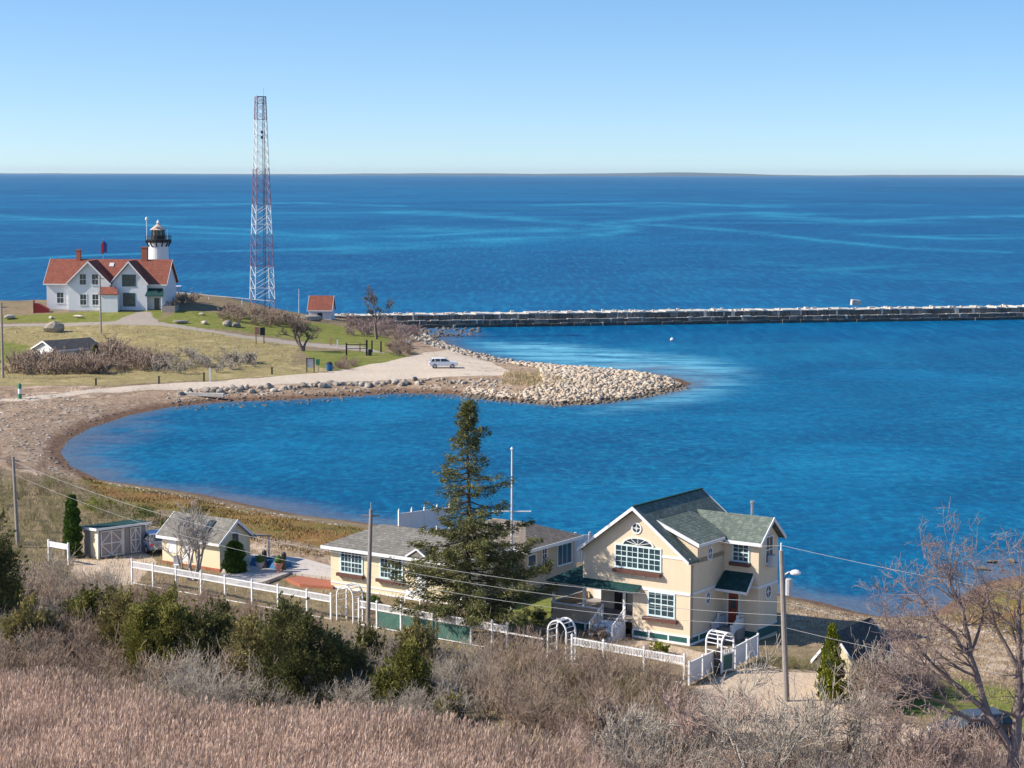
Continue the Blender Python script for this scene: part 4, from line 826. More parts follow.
# roadside boulders
n = 0
for i in range(92):
    t = i/92; px = 182+t*318+rnd.uniform(-2, 2); py = (392.5-13*t if t < .8 else 382)+rnd.uniform(-2.5, 3.0); s = rnd.uniform(.6, 1.7) if t < .75 else rnd.uniform(.5, 1.2); x, y, z = ag(px, py)
    o = bpy.data.objects.new('shore_boulder', RG[i % 6]); COL.objects.link(o); o.location = (x, y, z+.1*s); o.rotation_euler = (rnd.uniform(-.3, .3), rnd.uniform(-.3, .3), rnd.uniform(0, 6.3)); o.scale = (s, s, s)
    tag(o, 'grey boulder in the row edging the gravel road above the cove', 'boulder', 'boulders edging the cove road')
def boulder(px, py, s, label, sc=(1, 1, 1), k=0, z=None):
    x, y, zz = ag(px, py) if z is None else tuple(at(px, py, z)); o = bpy.data.objects.new('boulder', RG[k]); COL.objects.link(o); o.location = (x, y, zz+.15*s); o.scale = (s*sc[0], s*sc[1], s*sc[2]); o.rotation_euler[2] = k*.9
    tag(o, label, 'boulder'); return o
boulder(54, 332, 4.2, 'large grey boulder on the dry grass in front of the keepers house', (1, .8, 1.1))
boulder(11, 319, 2.6, 'pale flat boulder on the lawn at the far left edge', (1, .6, .5), 1); boulder(51, 319, 1.6, 'small pale stone on the lawn left of the keepers house path', (1, .7, .6), 2)
boulder(79, 318, 2.4, 'long flat pale stone set in the lawn under the keepers house windows', (1.2, .6, .3), 3); boulder(182, 323, 2.4, 'flat pale rock outcrop in the lawn right of the keepers house', (1.3, .7, .35), 4)
boulder(228, 326, 2.6, 'grey boulder at the left of the pair below the radio tower', (1, .8, .9), 5); boulder(237, 327, 2.2, 'grey boulder at the right of the pair below the radio tower', (1, .8, .8), 1)
boulder(204, 324, 1.8, 'low grey rock in the lawn between the keepers house and the radio tower', (1, .8, .6), 2); boulder(202, 315, 1.5, 'small rock near the crest behind the lawn', (1, .8, .5), 3)
boulder(313, 321, 3.4, 'pale broken rock heap in front of the red roofed hut', (1.4, .8, .6), 4)
boulder(992, 563, .9, 'dark wet rock standing in the water off the right bank', (1.3, .8, .6), 0, 0.); boulder(1011, 562, .9, 'pale topped rock in the water right of the dark wet rock', (1.3, .8, .6), 2, 0.)
boulder(984, 570, 1.0, 'brown rock at the tip of the grassy right bank', (1.2, .9, .5), 3, 0.)
q = at(857, 304.5, 3.); tag(MB().prism([(-1.1, -.8, -.1), (1.2, -.7, -.1), (1.05, -.75, .95), (-.95, -.8, 1.15)], (.1, 1.7, .05)).build('granite_block', M['capstone'], None, (q[0], q[1]+2.2, 2.85), .15), 'squared pale granite block lying on top of the breakwater', 'block')
tag(MB().box(-3.0, 3.0, -.35, .35, 0, .45).build('timber_beam', M['capstone'], None, (*ag(204, 397)[:2], ag(204, 397)[2]+.15), -.15), 'pale squared timber beam washed up on the cove rocks', 'beam')
# ------------------------------------------------------------------ fences, arbours
FA = at(684.3, 683.7, 2); FB = at(132, 583, 2); FA = Vector((FA[0], FA[1], 0)); FB = Vector((FB[0], FB[1], 0)); fd = (FB-FA).normalized(); fang = math.atan2(fd.y, fd.x)
def s_at(px):
    """distance along the fence line where photo column px meets it"""
    lo, hi = -12., 80.
    for _ in range(40):
        m_ = (lo+hi)/2; p = FA+fd*m_; v = np.array([p.x, p.y, 3.])-CP
        if 512+FL*(v@cR)/(v@cF) > px: lo = m_
        else: hi = m_
    return lo
def fence(label, xs, extra=None, solid=False, posts=None):
    p0 = FA+fd*s_at(xs[0]); f = thing('garden_fence', label, 'fence', (p0.x, p0.y, 2.0), fang, None)
    ss = [s_at(x)-s_at(xs[0]) for x in xs]
    for s in ss:
        MB().box(s-.06, s+.06, -.06, .06, -.3, 1.8).box(s-.08, s+.08, -.08, .08, 1.8, 1.86).lathe([(.07, 1.86), (.02, 1.96)], 4, (s, 0, 0)).build('post', M['white'], f)
    for a_, b_ in zip(ss, ss[1:]):
        m_ = MB().box(a_+.06, b_-.06, -.035, .035, 1.62, 1.70).box(a_+.06, b_-.06, -.035, .035, 1.2, 1.28)
        k = a_+.16
        while k < b_-.1: m_.box(k-.022, k+.022, -.02, .02, 1.281, 1.619); k += .115
        m_.build('lattice_rail', M['white'], f)
        MB().box(a_+.06, b_-.06, -.02, .02, .0, .06).build('bottom_rail', M['white'], f)
    return f, ss
f1, s1 = fence('long white lattice topped fence from the driveway past the yellow cottages to the small arch', [331, 307, 278, 252, 225, 201, 176, 153, 132])
f2, s2_ = fence('white lattice topped fence with green mesh between the wooden pole and the pine', [507, 492, 471, 436, 401, 377, 359])
for i, (a_, b_) in enumerate(zip(s2_, s2_[1:])):
    if i in (2, 3, 4): MB().box(a_+.07, b_-.07, -.012, .012, .08, 1.15).build('mesh_panel', M['mesh'], f2)
f3, s3 = fence('white picket topped fence in front of the large house, ending by the driveway', [684.3, 644, 603.4, 572])
p0 = FA+fd*s_at(507); p1 = FA+fd*s_at(543)
tag(MB().bar((p0.x, p0.y, 3.25), (p1.x, p1.y, 3.25), .06, .09).bar((p0.x, p0.y, 2.05), (p1.x, p1.y, 2.05), .05, .07).build('fence_rail', M['white'], None), 'bare white rail linking the lattice fence and the middle arch', 'fence')
def arbour(px, w, h, dep, label, p=None, ang=None, gate=False):
    if p is None: p = FA+fd*s_at(px)
    a = thing('garden_arch', label, 'garden arch', (p.x, p.y, 2.), ang if ang is not None else fang+math.pi)
    r = w/2; zs_ = h-r
    def arc(y): return [(-r, y, -.2), (-r, y, zs_)]+[(-r*math.cos(t), y, zs_+r*math.sin(t)) for t in [math.pi*i/14 for i in range(1, 14)]]+[(r, y, zs_), (r, y, -.2)]
    for y in (0, dep):
        b = MB(); P = arc(y)
        for u_, v_ in zip(P, P[1:]): b.bar(u_, v_, .09, .09, (0, 1, 0))
        b.build('hoop', M['white'], a)
    for i in range(0, 15, 2):
        b = MB(); t = math.pi*i/14; b.bar((-r*math.cos(t), .04, zs_+r*math.sin(t)), (-r*math.cos(t), dep-.04, zs_+r*math.sin(t)), .05, .05); b.build('slat', M['white'], a)
    for z in (.4, .9, 1.4):
        for s in (-r, r):
            if z < zs_: MB().bar((s, .04, z), (s, dep-.04, z), .05, .04).build('slat', M['white'], a)
    if gate:
        g_ = MB().box(-r+.06, r-.06, -.03, .03, .1, .2).box(-r+.06, r-.06, -.03, .03, 1.15, 1.25).box(-r+.06, -r+.14, -.03, .03, .2, 1.15).box(r-.14, r-.06, -.03, .03, .2, 1.15)
        for k in range(6): x = -r+.15+(w-.3)*k/5; g_.box(x-.02, x+.02, -.02, .02, 1.251, 1.5)
        gt = g_.build('gate', M['white'], a); MB().box(-r+.14, r-.14, -.012, .012, .2, 1.15).build('mesh_panel', M['mesh'], gt)
    return a
arbour(345, 1.5, 2.55, 1.0, 'white garden arch standing just left of the wooden utility pole')
arbour(557, 1.45, 2.6, 1.0, 'white garden arch in the fence before the porch steps of the large house')
q = at(733, 670.5, 2); q0 = at(721.6, 674, 2); an = math.atan2(q[1]-q0[1], q[0]-q0[0])
arbour(0, 1.25, 2.5, 1.2, 'white garden arch with green mesh gate by the red side door', Vector(((q[0]+q0[0])/2, (q[1]+q0[1])/2, 0)), an, True)
def boardfence(pa, pb, label, h=1.35):
    A_, B_ = at(*pa, 2), at(*pb, 2); L_ = math.hypot(B_[0]-A_[0], B_[1]-A_[1]); f = thing('board_fence', label, 'fence', (A_[0], A_[1], 2.), math.atan2(B_[1]-A_[1], B_[0]-A_[0]))
    for s in (0, L_/2, L_): MB().box(s-.06, s+.06, -.06, .06, -.2, h+.1).build('post', M['white'], f)
    m_ = MB().box(.06, L_-.06, -.05, .05, h-.08, h); k = .07
    while k < L_-.15:
        if not (L_/2-.16 < k < L_/2+.06): m_.box(k, k+.125, -.02, .02, .12, h-.08)
        k += .14
    m_.box(.06, L_-.06, -.03, .03, .05, .12)
    m_.build('board_panel', M['white'], f)
boardfence((689, 684), (715.5, 671), 'white board fence panel left of the gated arch'); boardfence((735, 667.5), (757.5, 655), 'white board fence panel right of the gated arch')
q = at(718.5, 672, 2); tag(MB().box(-.3, .3, -.1, .1, -.2, 1.45).box(-.34, .34, -.13, .13, 1.45, 1.52).build('utility_cabinet', M['bark'], None, (q[0], q[1], 2.), .6), 'narrow brown meter cabinet beside the gated arch', 'cabinet')
A_, B_ = at(49, 561, 2), at(68.5, 564.5, 2); L_ = math.hypot(B_[0]-A_[0], B_[1]-A_[1]); f = thing('garden_fence', 'short white fence section left of the barn door shed', 'fence', (A_[0], A_[1], 2.), math.atan2(B_[1]-A_[1], B_[0]-A_[0]))
for s in (0, L_): MB().box(s-.07, s+.07, -.07, .07, -.3, 1.75).build('post', M['white'], f)
MB().box(.07, L_-.07, -.04, .04, 1.5, 1.62).box(.07, L_-.07, -.03, .03, 1.18, 1.26).box(.07, L_-.07, -.012, .012, 1.26, 1.5).build('rail', M['white'], f)
# deck railing behind the yellow cottage, balcony fence between the houses
A_ = at(395, 532, 2.2); rl = thing('deck_railing', 'white panelled deck railing beyond the grey cottage roof', 'railing', (A_[0], A_[1]+6, .75), R(38))
for i in range(5): MB().box(i*1.4-.07, i*1.4+.07, -.07, .07, 0, 2.3).lathe([(.09, 2.3), (.02, 2.5)], 6, (i*1.4, 0, 0)).build('post', M['white'], rl)
for i in range(4): MB().box(i*1.4+.07, i*1.4+1.33, -.02, .02, .5, 1.95).box(i*1.4+.07, i*1.4+1.33, -.04, .04, 1.95, 2.05).build('panel', M['white'], rl)
A_ = at(576, 575, 2); rl = thing('deck_railing', 'tall white slatted screen between the tan cottage and the large house', 'railing', (A_[0], A_[1]+2., 2.), R(8))
for i in (0, 1.15, 2.): MB().box(i-.08, i+.08, -.08, .08, 0, 3.0).build('post', M['white'], rl)
b = MB(); [b.box(.1+k*.14, .2+k*.14, -.02, .02, .6, 2.7) for k in range(13)]; b.box(0, 2, -.04, .04, 2.7, 2.78); b.build('slats', M['white'], rl)
# ------------------------------------------------------------------ poles and wires
def upole(px, py, z, h, lean, label, r=.15, extra=None, m='wood'):
    p = at(px, py, z); o = thing('utility_pole', label, 'utility pole', (p[0], p[1], z)); MB().tube((0, 0, -.5), (lean*h, 0, h), r, r*.72, 10).build('pole', M[m], o); return o, p
u1, p783 = upole(787, 700, 2, 9.0, -.055, 'weathered pole with street lamp and transformer by the driveway of the large house', .19)
b = MB().tube((-.40, 0, 7.45), (-.05, -.2, 7.75), .05).tube((-.05, -.2, 7.75), (.25, -.3, 7.78), .05); arm = b.build('lamp_arm', M['metal'], u1)
MB().lathe([(.30, -.1), (.34, 0), (.2, .12), (.02, .16)], 12, (.32, -.35, 7.76)).build('street_lamp', M['steelw'], arm)
MB().lathe([(.2, -1.25), (.24, -1.2), (.24, -.25), (.18, -.2)], 12, (-.03, .0, 7.55)).build('transformer', M['louvre'], u1)
MB().tube((-.5, 0, 9.0), (-.5, 0, 9.45), .05).build('insulator', M['white'], u1)
u2, p370 = upole(367, 640, 2, 8.85, .035, 'bare grey pole rising in front of the yellow cottage', .17)
MB().tube((.31, 0, 8.85), (.31, 0, 9.3), .04).box(-.35, .9, -.05, .05, 8.35, 8.45).build('crossarm', M['wood'], u2)
u3, p15 = upole(18, 547, 2, 7.6, -.03, 'grey pole in the scrub at the left edge', .16); MB().box(-.75, .3, -.05, .05, 7.2, 7.3).build('crossarm', M['wood'], u3)
u4, p1 = upole(3, 377, 1.9, 11.4, 0, 'pole at the far left edge beyond the cove beach', .2); MB().box(-.9, .9, -.06, .06, 10.6, 10.75).build('crossarm', M['wood'], u4)
q = ag(101, 334); u5, p101 = upole(101, 334, q[2], 10.6, 0, 'slim pole standing before the keepers house', .17); MB().box(-.8, .8, -.06, .06, 9.9, 10.05).build('crossarm', M['wood'], u5)
def wire(a_, b_, sag, label, r=.013, n=14):
    a_, b_ = Vector(a_), Vector(b_); P = [a_.lerp(b_, t/n)-Vector((0, 0, sag*4*(t/n)*(1-t/n))) for t in range(n+1)]
    w_ = MB(); w_.path([tuple(p) for p in P], r, 4); tag(w_.build('overhead_wire', M['wire'], None), label, 'wire')
A = (p783[0], p783[1], 2); B = (p370[0], p370[1], 2)
wire((A[0]-.35, A[1], 2+5.9), (B[0]+.2, B[1], 2+5.7), .5, 'uppermost overhead cable crossing in front of the large house'); wire((A[0]-.35, A[1], 2+5.1), (B[0]+.2, B[1], 2+5.1), .5, 'middle overhead cable crossing in front of the large house')
wire((A[0]-.3, A[1], 2+4.5), (B[0]+.2, B[1], 2+4.3), .6, 'lowest overhead cable crossing in front of the large house')
Rr = (A[0]+22, A[1]-16, 7.6)
wire((A[0]-.3, A[1], 2+5.9), (Rr[0], Rr[1], 6.6), .4, 'upper of the two low cables running right from the lamp pole'); wire((A[0]-.3, A[1], 2+4.4), (Rr[0], Rr[1], 5.6), .4, 'lower of the two low cables running right from the lamp pole')
wire((A[0]-.5, A[1], 2+9.3), (Rr[0]+6, Rr[1]-4, 10.2), .6, 'thin high wire running right from the top of the lamp pole over the water')
wire((A[0]-.5, A[1], 2+9.3), (P0[0]+1.8, P0[1]+4.2, 2+6.3), .2, 'service wire from the lamp pole top to the large house', .012)
wire((p15[0]-.2, p15[1], 2+7.2), (B[0]+.2, B[1], 2+5.6), 1.0, 'cable from the left edge pole past the barn door shed', .012); wire((p15[0]-.2, p15[1], 2+6.1), (B[0]+.2, B[1], 2+4.4), 1.0, 'lower cable from the left edge pole toward the yellow cottage', .010)
wire((p15[0]-.3, p15[1], 2+7.25), (p15[0]-24, p15[1]+16, 9.0), .5, 'wire leaving the left edge pole toward the beach', .010)
# flagpole with yard
q = at(511.5, 619, 2); fpz = thing('flagpole', 'tall white yardarm flagpole on the lawn right of the pine', 'flagpole', (q[0], q[1], 2.))
MB().tube((0, 0, -.2), (0, 0, 11.9), .10, .055, 10).lathe([(.05, 11.9), (.12, 12.), (.03, 12.15)], 8).build('pole', M['steelw'], fpz); MB().tube((-1.35, 0, 7.62), (1.35, 0, 7.62), .05).build('yardarm', M['steelw'], fpz)
MB().box(-.2, .2, -.2, .2, -.2, .25).build('base', M['white'], fpz)
# ------------------------------------------------------------------ cars
def car(label, p, rz, paint, suv=True):
    m_ = mat('car_paint_'+label[:5].strip(), paint, .3, .03, 1, 5, spec=.6, bmp=0)
    c = thing('parked_car', label, 'car', p, rz); hwid = .92; hgt = 1.62 if suv else 1.45
    prof = [(-2.28, .42), (-2.32, .78), (-2.2, 1.0), (-1.2, 1.08), (-.9, 1.1), (2.1, 1.12), (2.28, .95), (2.3, .5), (2.2, .34), (-2.2, .32)]
    import bmesh
    bm = bmesh.new(); vs = [bm.verts.new((x, -hwid, z)) for x, z in prof]; f = bm.faces.new(vs); r_ = bmesh.ops.extrude_face_region(bm, geom=[f]); ev = [v for v in r_['geom'] if isinstance(v, bmesh.types.BMVert)]
    bmesh.ops.translate(bm, verts=ev, vec=(0, 2*hwid, 0)); bmesh.ops.recalc_face_normals(bm, faces=bm.faces); bmesh.ops.bevel(bm, geom=list(bm.edges), offset=.07, segments=2, affect='EDGES')
    me = bpy.data.meshes.new('body'); bm.to_mesh(me); bm.free(); body = link('body', me, m_, c)
    def cab(name, x0, x1, t0, t1, z0, z1, w0, w1, mm):
        a = MB(); a.v = [(x0, -w0, z0), (x1, -w0, z0), (x1, w0, z0), (x0, w0, z0), (t0, -w1, z1), (t1, -w1, z1), (t1, w1, z1), (t0, w1, z1)]
        a.f = [(3, 2, 1, 0), (4, 5, 6, 7), (0, 1, 5, 4), (1, 2, 6, 5), (2, 3, 7, 6), (3, 0, 4, 7)]; a.mi = [0]*6; return a.build(name, mm, c)
    cab('window_band', -1.15, 2.15, -.35, 1.75, 1.09, hgt-.06, .87, .70, M['glass']); cab('car_roof', -.42, 1.82, -.28, 1.7, hgt-.07, hgt, .73, .66, m_)
    b = MB()
    for s in (-1, 1):
        for (xa, xb) in ((-1.13, -.38), (.45, .5), (1.3, 1.42), (2.1, 1.74)): b.bar((xa, s*.872, 1.1), (xb, s*.715, hgt-.05), .07, .05)
    b.build('pillar', m_, c)
    for x in (-1.45, 1.4):
        for s in (-1, 1):
            w_ = MB().tube((x, s*.72, .34), (x, s*.95, .34), .36, .36, 18).build('wheel', M['rubber'], c); MB().tube((x, s*.951, .34), (x, s*.965, .34), .22, .2, 12).build('rim', M['metal'], w_)
    for s in (-1, 1):
        MB().box(2.2, 2.33, s*.75-.13, s*.75+.13, .72, .95).build('tail_light', M['flagred'], c); MB().box(-2.34, -2.2, s*.7-.17, s*.7+.17, .66, .82).build('headlight', M['curtain'], c)
    MB().box(-2.36, -2.3, -.5, .5, .45, .62).build('grille', M['dark'], c)
    return c
x, y, z = ag(443, 368); car('white hatchback parked on the gravel lot by the spit', (x, y, z), math.pi+.12, (.80, .82, .85))
x, y, z = ag(972, 741); car('dark car with red tail light parked under the large leafless tree', (x, y, z), .35, (.06, .065, .075))
q = at(153, 553, 2); car('grey blue car parked between the barn door shed and the skylight cottage', (q[0]-.4, q[1]+1.5, 2.), R(-60), (.22, .28, .40))
# ------------------------------------------------------------------ small things
def ground_thing(name, label, cat, px, py, rz=0): x, y, z = ag(px, py); return thing(name, label, cat, (x, y, z), rz)
t = ground_thing('notice_board', 'information sign on two posts beside the path below the radio tower', 'sign', 260, 344, .3)
for x in (-.7, .7): MB().box(x-.07, x+.07, -.07, .07, -.3, 3.0).build('post', M['bark'], t)
MB().box(-.95, -.1, -.12, -.072, 1.7, 3.0).build('pale_panel', M['terra'], t); MB().box(0, .9, -.12, -.072, 1.5, 2.9).build('dark_panel', M['dark'], t)
t = ground_thing('notice_board', 'grey notice board at the edge of the cove road', 'sign', 310.5, 372.5, 0)
MB().box(-.65, -.5, -.1, .1, -.2, 2.2).box(.5, .65, -.1, .1, -.2, 2.2).build('post', M['dark'], t); MB().box(-.5, .5, -.06, .06, .8, 2.15).build('board', M['metal'], t); MB().box(-.7, .7, -.25, .25, 2.2, 2.3).build('roof', M['dark'], t)
t = ground_thing('sign_post', 'small green sign post between the notice board and the blue bin', 'sign', 318, 371.5, 0)
MB().tube((0, 0, -.2), (0, 0, 1.9), .09).build('post', M['wood'], t); MB().box(-.3, .3, -.12, -.08, 1.1, 2.).build('panel', M['greenp'], t)
t = ground_thing('litter_bin', 'blue litter bin beside the cove road', 'bin', 329.5, 371, 0)
MB().lathe([(.42, 0), (.5, .2), (.52, 1.05)], 14).build('barrel', M['bluebin'], t); MB().lathe([(.54, 1.05), (.5, 1.25), (.2, 1.45)], 14).build('lid', M['dark'], t)
t = ground_thing('road_gate', 'dark metal barrier gate across the path on the point', 'gate', 346.5, 355, R(8))
MB().box(-.13, .13, -.13, .13, -.2, 2.1).box(3.3, 3.6, -.15, .15, -.2, 2.6).build('post', M['dark'], t); MB().box(.13, 3.3, -.05, .05, 1.75, 1.87).box(.13, 3.3, -.05, .05, 1.1, 1.2).box(3.7, 4.3, -.2, .3, -.1, 1.0).build('bar', M['dark'], t)
for px, py, h, m_, lb in ((331, 345.5, 1.4, 'terra', 'yellowish stake beside the path left of the barrier gate'), (337.5, 346.5, 1.2, 'white', 'short white post nearest the barrier gate on its left'), (360, 353, 1.7, 'drygrass', 'pale post just right of the barrier gate bar'),
   (96, 385, 1.0, 'bark_dark', 'dark stub post on the grass at the left end of the cove road'), (159, 384, 1.1, 'bark_dark', 'dark stub post by the cove road left of the white stake'), (204, 381, 1.3, 'bark_dark', 'stout dark post directly left of the white stake'), (210, 381, 2.0, 'white', 'white stake by the cove road'), (272, 374, 1.1, 'bark_dark', 'dark stub post by the cove road left of the notice board'), (372, 352, 2.0, 'dark', 'thin dark fence post right of the barrier gate'), (381, 352, 1.9, 'dark', 'thin dark fence post farthest right of the barrier gate')):
    x, y, z = ag(px, py); tag(MB().box(-.12, .12, -.12, .12, -.2, h).prism([(-.12, -.12, h), (.12, -.12, h), (0, -.12, h+.12)], (0, .24, 0)).build('marker_post', M[m_], None, (x, y, z)), lb, 'post')
x, y, z = ag(408, 347); t = thing('warning_sign', 'small white square sign on a post at the shore end of the point', 'sign', (x, y, z)); MB().box(-.05, .05, -.05, .05, -.2, .8).build('post', M['metal'], t); MB().box(-.4, .4, -.09, -.051, .5, 1.3).build('panel', M['white'], t)
t = ground_thing('beach_marker', 'green and white marker post on the beach at the left edge', 'post', 20, 398.5, 0)
MB().lathe([(.25, -.2), (.25, .7)], 10).build('lower_band', M['greenp'], t); MB().lathe([(.26, .7), (.26, 1.4)], 10).build('middle_band', M['white'], t); MB().lathe([(.25, 1.4), (.25, 2.), (.05, 2.2)], 10).build('upper_band', M['greenp'], t)
for px, py, lb in ((714.5, 323.5, 'small white mooring buoy close to the breakwater'), (672, 340, 'small white mooring buoy off the rocky spit')):
    q = at(px, py, 0); tag(MB().lathe([(.1, -.3), (.35, -.1), (.4, .15), (.2, .4), (.05, .5)], 12).build('mooring_buoy', M['white'], None, (q[0], q[1], 0)), lb, 'buoy')
# patio
PAT = [(218, 582), (224, 568), (252, 556), (300, 559), (333, 568), (333, 579), (290, 574), (262, 584), (236, 585)]; P = [at(x, y, 2.02) for x, y in PAT]
def sheet(name, P, z, m_, th=.05): return MB().prism([(p[0], p[1], z) for p in P], (0, 0, -th)).build(name, m_)
tag(sheet('patio', P, 2.16, M['concrete'], .5), kind='structure')
P = [at(x, y, 2.2) for x, y in [(286, 577.5), (300, 575.5), (333, 580.5), (333, 586.5), (300, 583.5)]]; tag(sheet('brick_path', P, 2.168, M['brick'], .5), kind='structure')
q = at(262, 570, 2.2); t = thing('tarp_stack', 'bright blue tarpaulin covering a low stack beside the skylight cottage', 'tarpaulin', (q[0], q[1]+1.2, 2.16), TH)
MB().prism([(-1.5, 0, 0), (-1.5, 1.6, 0), (-1.4, 1.4, .55), (-1.4, .2, .6)], (3.0, 0, 0)).build('cover', M['bluetarp'], t); MB().bar((-1.6, .8, .62), (1.6, .8, .6), .1, .08).build('rope', M['dark'], t)
for px, py, lb in ((264.5, 568, 'dark lantern topped post at the left of the patio'), (284, 570, 'dark lantern topped post at the right of the patio')):
    q = at(px, py, 2.16); t = thing('lantern_post', lb, 'post', (q[0], q[1], 2.16)); MB().box(-.15, .15, -.15, .15, 0, .95).build('post', M['bark_dark'], t); MB().lathe([(.2, .95), (.2, 1.3), (.05, 1.45)], 8).build('lantern', M['dark'], t)
for px, py, lb, m_ in ((260, 571, 'pale stone urn planter with dark plant beside the left lantern post', 'concrete'), (278.5, 572, 'pink terracotta planter beside the right lantern post', 'terra')):
    q = at(px, py, 2.16); t = thing('planter', lb, 'planter', (q[0], q[1], 2.16)); MB().lathe([(.2, 0), (.15, .15), (.32, .5), (.36, .7), (.3, .72)], 14).build('pot', M[m_], t); MB().lathe([(.2, .7), (.34, .9), (.2, 1.2), (.03, 1.35)], 9).build('plant', M['arbor'], t)
q = at(178, 570, 2); t = thing('garden_chair', 'white wooden chair in front of the skylight cottage', 'chair', (q[0], q[1], 2.), .3)
MB().box(-.3, .3, -.3, .3, .38, .44).build('seat', M['white'], t); MB().box(-.3, .3, .3, .34, .44, 1.1).build('backrest', M['white'], t)
for sx in (-.27, .27):
    for sy in (-.27, .27): MB().box(sx-.03, sx+.03, sy-.03, sy+.03, -.1, .38).build('leg', M['white'], t)
q = at(421, 603, 2); t = thing('garden_bench', 'white bench in front of the yellow cottage beside the pine', 'bench', (q[0]-.6, q[1]-.5, 2.), TH)
MB().box(-.9, .9, -.25, .25, .4, .46).build('seat', M['white'], t); MB().box(-.9, .9, .25, .3, .55, .68).box(-.9, .9, .25, .3, .78, .95).box(-.9, -.8, .25, .3, .46, .95).box(.8, .9, .25, .3, .46, .95).build('backrest', M['white'], t)
for sx in (-.85, .85):
    for sy in (-.22, .22): MB().box(sx-.04, sx+.04, sy-.04, sy+.04, -.2, .4).build('leg', M['white'], t)
A_ = at(372, 592, 2); B_ = at(462, 607, 2); L_ = math.hypot(B_[0]-A_[0], B_[1]-A_[1]); t = thing('low_fence', 'low white rail fence along the foot of the yellow cottage', 'fence', (A_[0], A_[1], 2.), math.atan2(B_[1]-A_[1], B_[0]-A_[0]))
MB().box(0, L_, -.03, .03, .45, .6).box(0, L_, -.03, .03, .1, .2).build('rail', M['white'], t)
for i in range(5): s = L_*i/4; MB().box(s-.06, s+.06, -.055, .055, -.2, .72).build('post', M['white'], t)
# ------------------------------------------------------------------ vegetation generators
def segs_mesh(S, k=3):
    """S (n,8): p0,p1,r0,r1 -> prisms"""
    S = np.asarray(S, dtype=np.float64); p0, p1, r0, r1 = S[:, :3], S[:, 3:6], S[:, 6:7], S[:, 7:8]
    d = p1-p0; d /= np.linalg.norm(d, axis=1, keepdims=True)+1e-9; up = np.where(np.abs(d[:, 2:3]) < .9, np.array([[0, 0, 1.]]), np.array([[1., 0, 0]])); a = np.cross(d, up); a /= np.linalg.norm(a, axis=1, keepdims=True)+1e-9; b = np.cross(d, a)
    V = np.zeros((len(S), 2*k, 3))
    for i in range(k):
        t = 2*math.pi*i/k; o = a*math.cos(t)+b*math.sin(t); V[:, i] = p0+o*r0; V[:, k+i] = p1+o*r1
    n = np.arange(len(S))[:, None]*2*k; F = np.concatenate([n+np.array([[i, (i+1) % k, k+(i+1) % k, k+i]]) for i in range(k)], 0)
    return V.reshape(-1, 3), F
def norm(v): return v/(np.linalg.norm(v)+1e-9)
def grow(r, p, d, L, rad, lev, maxlev, S, spread=.6, kids=(3, 5), up=.15, crook=.2, shrink=.62, nseg=4, minr=.006, tips=None):
    q = np.array(p, float); d = norm(np.array(d, float)); st = L/nseg; rr = rad
    pts_ = [(q.copy(), d.copy(), rr)]
    for i in range(nseg):
        d = norm(d+r.normal(0, crook, 3)*.6+np.array([0, 0, up*.3])); q2 = q+d*st; r2 = max(minr, rad*(1-.62*(i+1)/nseg)); S.append((*q, *q2, rr, r2)); q = q2; rr = r2; pts_.append((q.copy(), d.copy(), rr))
    if lev < maxlev:
        for _ in range(r.randint(kids[0], kids[1]+1)):
            i = r.randint(1, nseg+1) if lev else r.randint(max(1, nseg//2), nseg+1); bp, bd, br = pts_[i]
            nd = norm(bd+r.normal(0, spread, 3)+np.array([0, 0, up])); grow(r, bp, nd, L*shrink*r.uniform(.7, 1.2), br*.62, lev+1, maxlev, S, spread, kids, up, crook, shrink, nseg, minr, tips)
    elif tips is not None: tips.append(q)
def shrub_arr(seed, h=1.5, w=1.2, stems=11, maxlev=2, kids=(3, 4), minr=.007, r0=.02, nseg=3, spread=.5):
    r = np.random.RandomState(seed); S = []
    for i in range(stems):
        a = r.uniform(0, 6.28); ro = r.uniform(0, .25)*w; t = r.uniform(.1, .9); grow(r, (math.cos(a)*ro, math.sin(a)*ro, -.05), (math.cos(a)*t, math.sin(a)*t, 1), h*r.uniform(.45, .75), r0, 0, maxlev, S, spread, kids, .12, .22, .6, nseg, minr)
    return segs_mesh(S)
def quads(Cn, D1, D2, a, b):
    """leaf quads: centres, two directions, half sizes"""
    V = np.stack([Cn-D1*a[:, None]-D2*b[:, None], Cn+D1*a[:, None]-D2*b[:, None]*.6, Cn+D1*a[:, None]*1.1+D2*b[:, None]*.5, Cn-D1*a[:, None]+D2*b[:, None]], 1).reshape(-1, 3)
    return V, np.arange(len(Cn)*4).reshape(-1, 4)
def rdirs(r, n): v = r.normal(0, 1, (n, 3)); return v/np.linalg.norm(v, axis=1, keepdims=True)
def tuft(r, c, n, R_, size, out=None, droop=0.):
    """cluster of leaf quads round c"""
    o = rdirs(r, n)*R_*r.uniform(.2, 1, (n, 1))*np.array([1, 1, .75]); D = rdirs(r, n)
    if out is not None: D = D*.6+np.array(out)*1.0+np.array([0, 0, -droop]); D /= np.linalg.norm(D, axis=1, keepdims=True)
    E_ = np.cross(D, rdirs(r, n)); E_ /= np.linalg.norm(E_, axis=1, keepdims=True)+1e-9
    return (np.array(c)+o, D, E_, size*r.uniform(.6, 1.4, n), size*.38*r.uniform(.6, 1.3, n))
def tufts_mesh(T):
    return quads(*[np.concatenate([t[i] for t in T]) for i in range(5)])
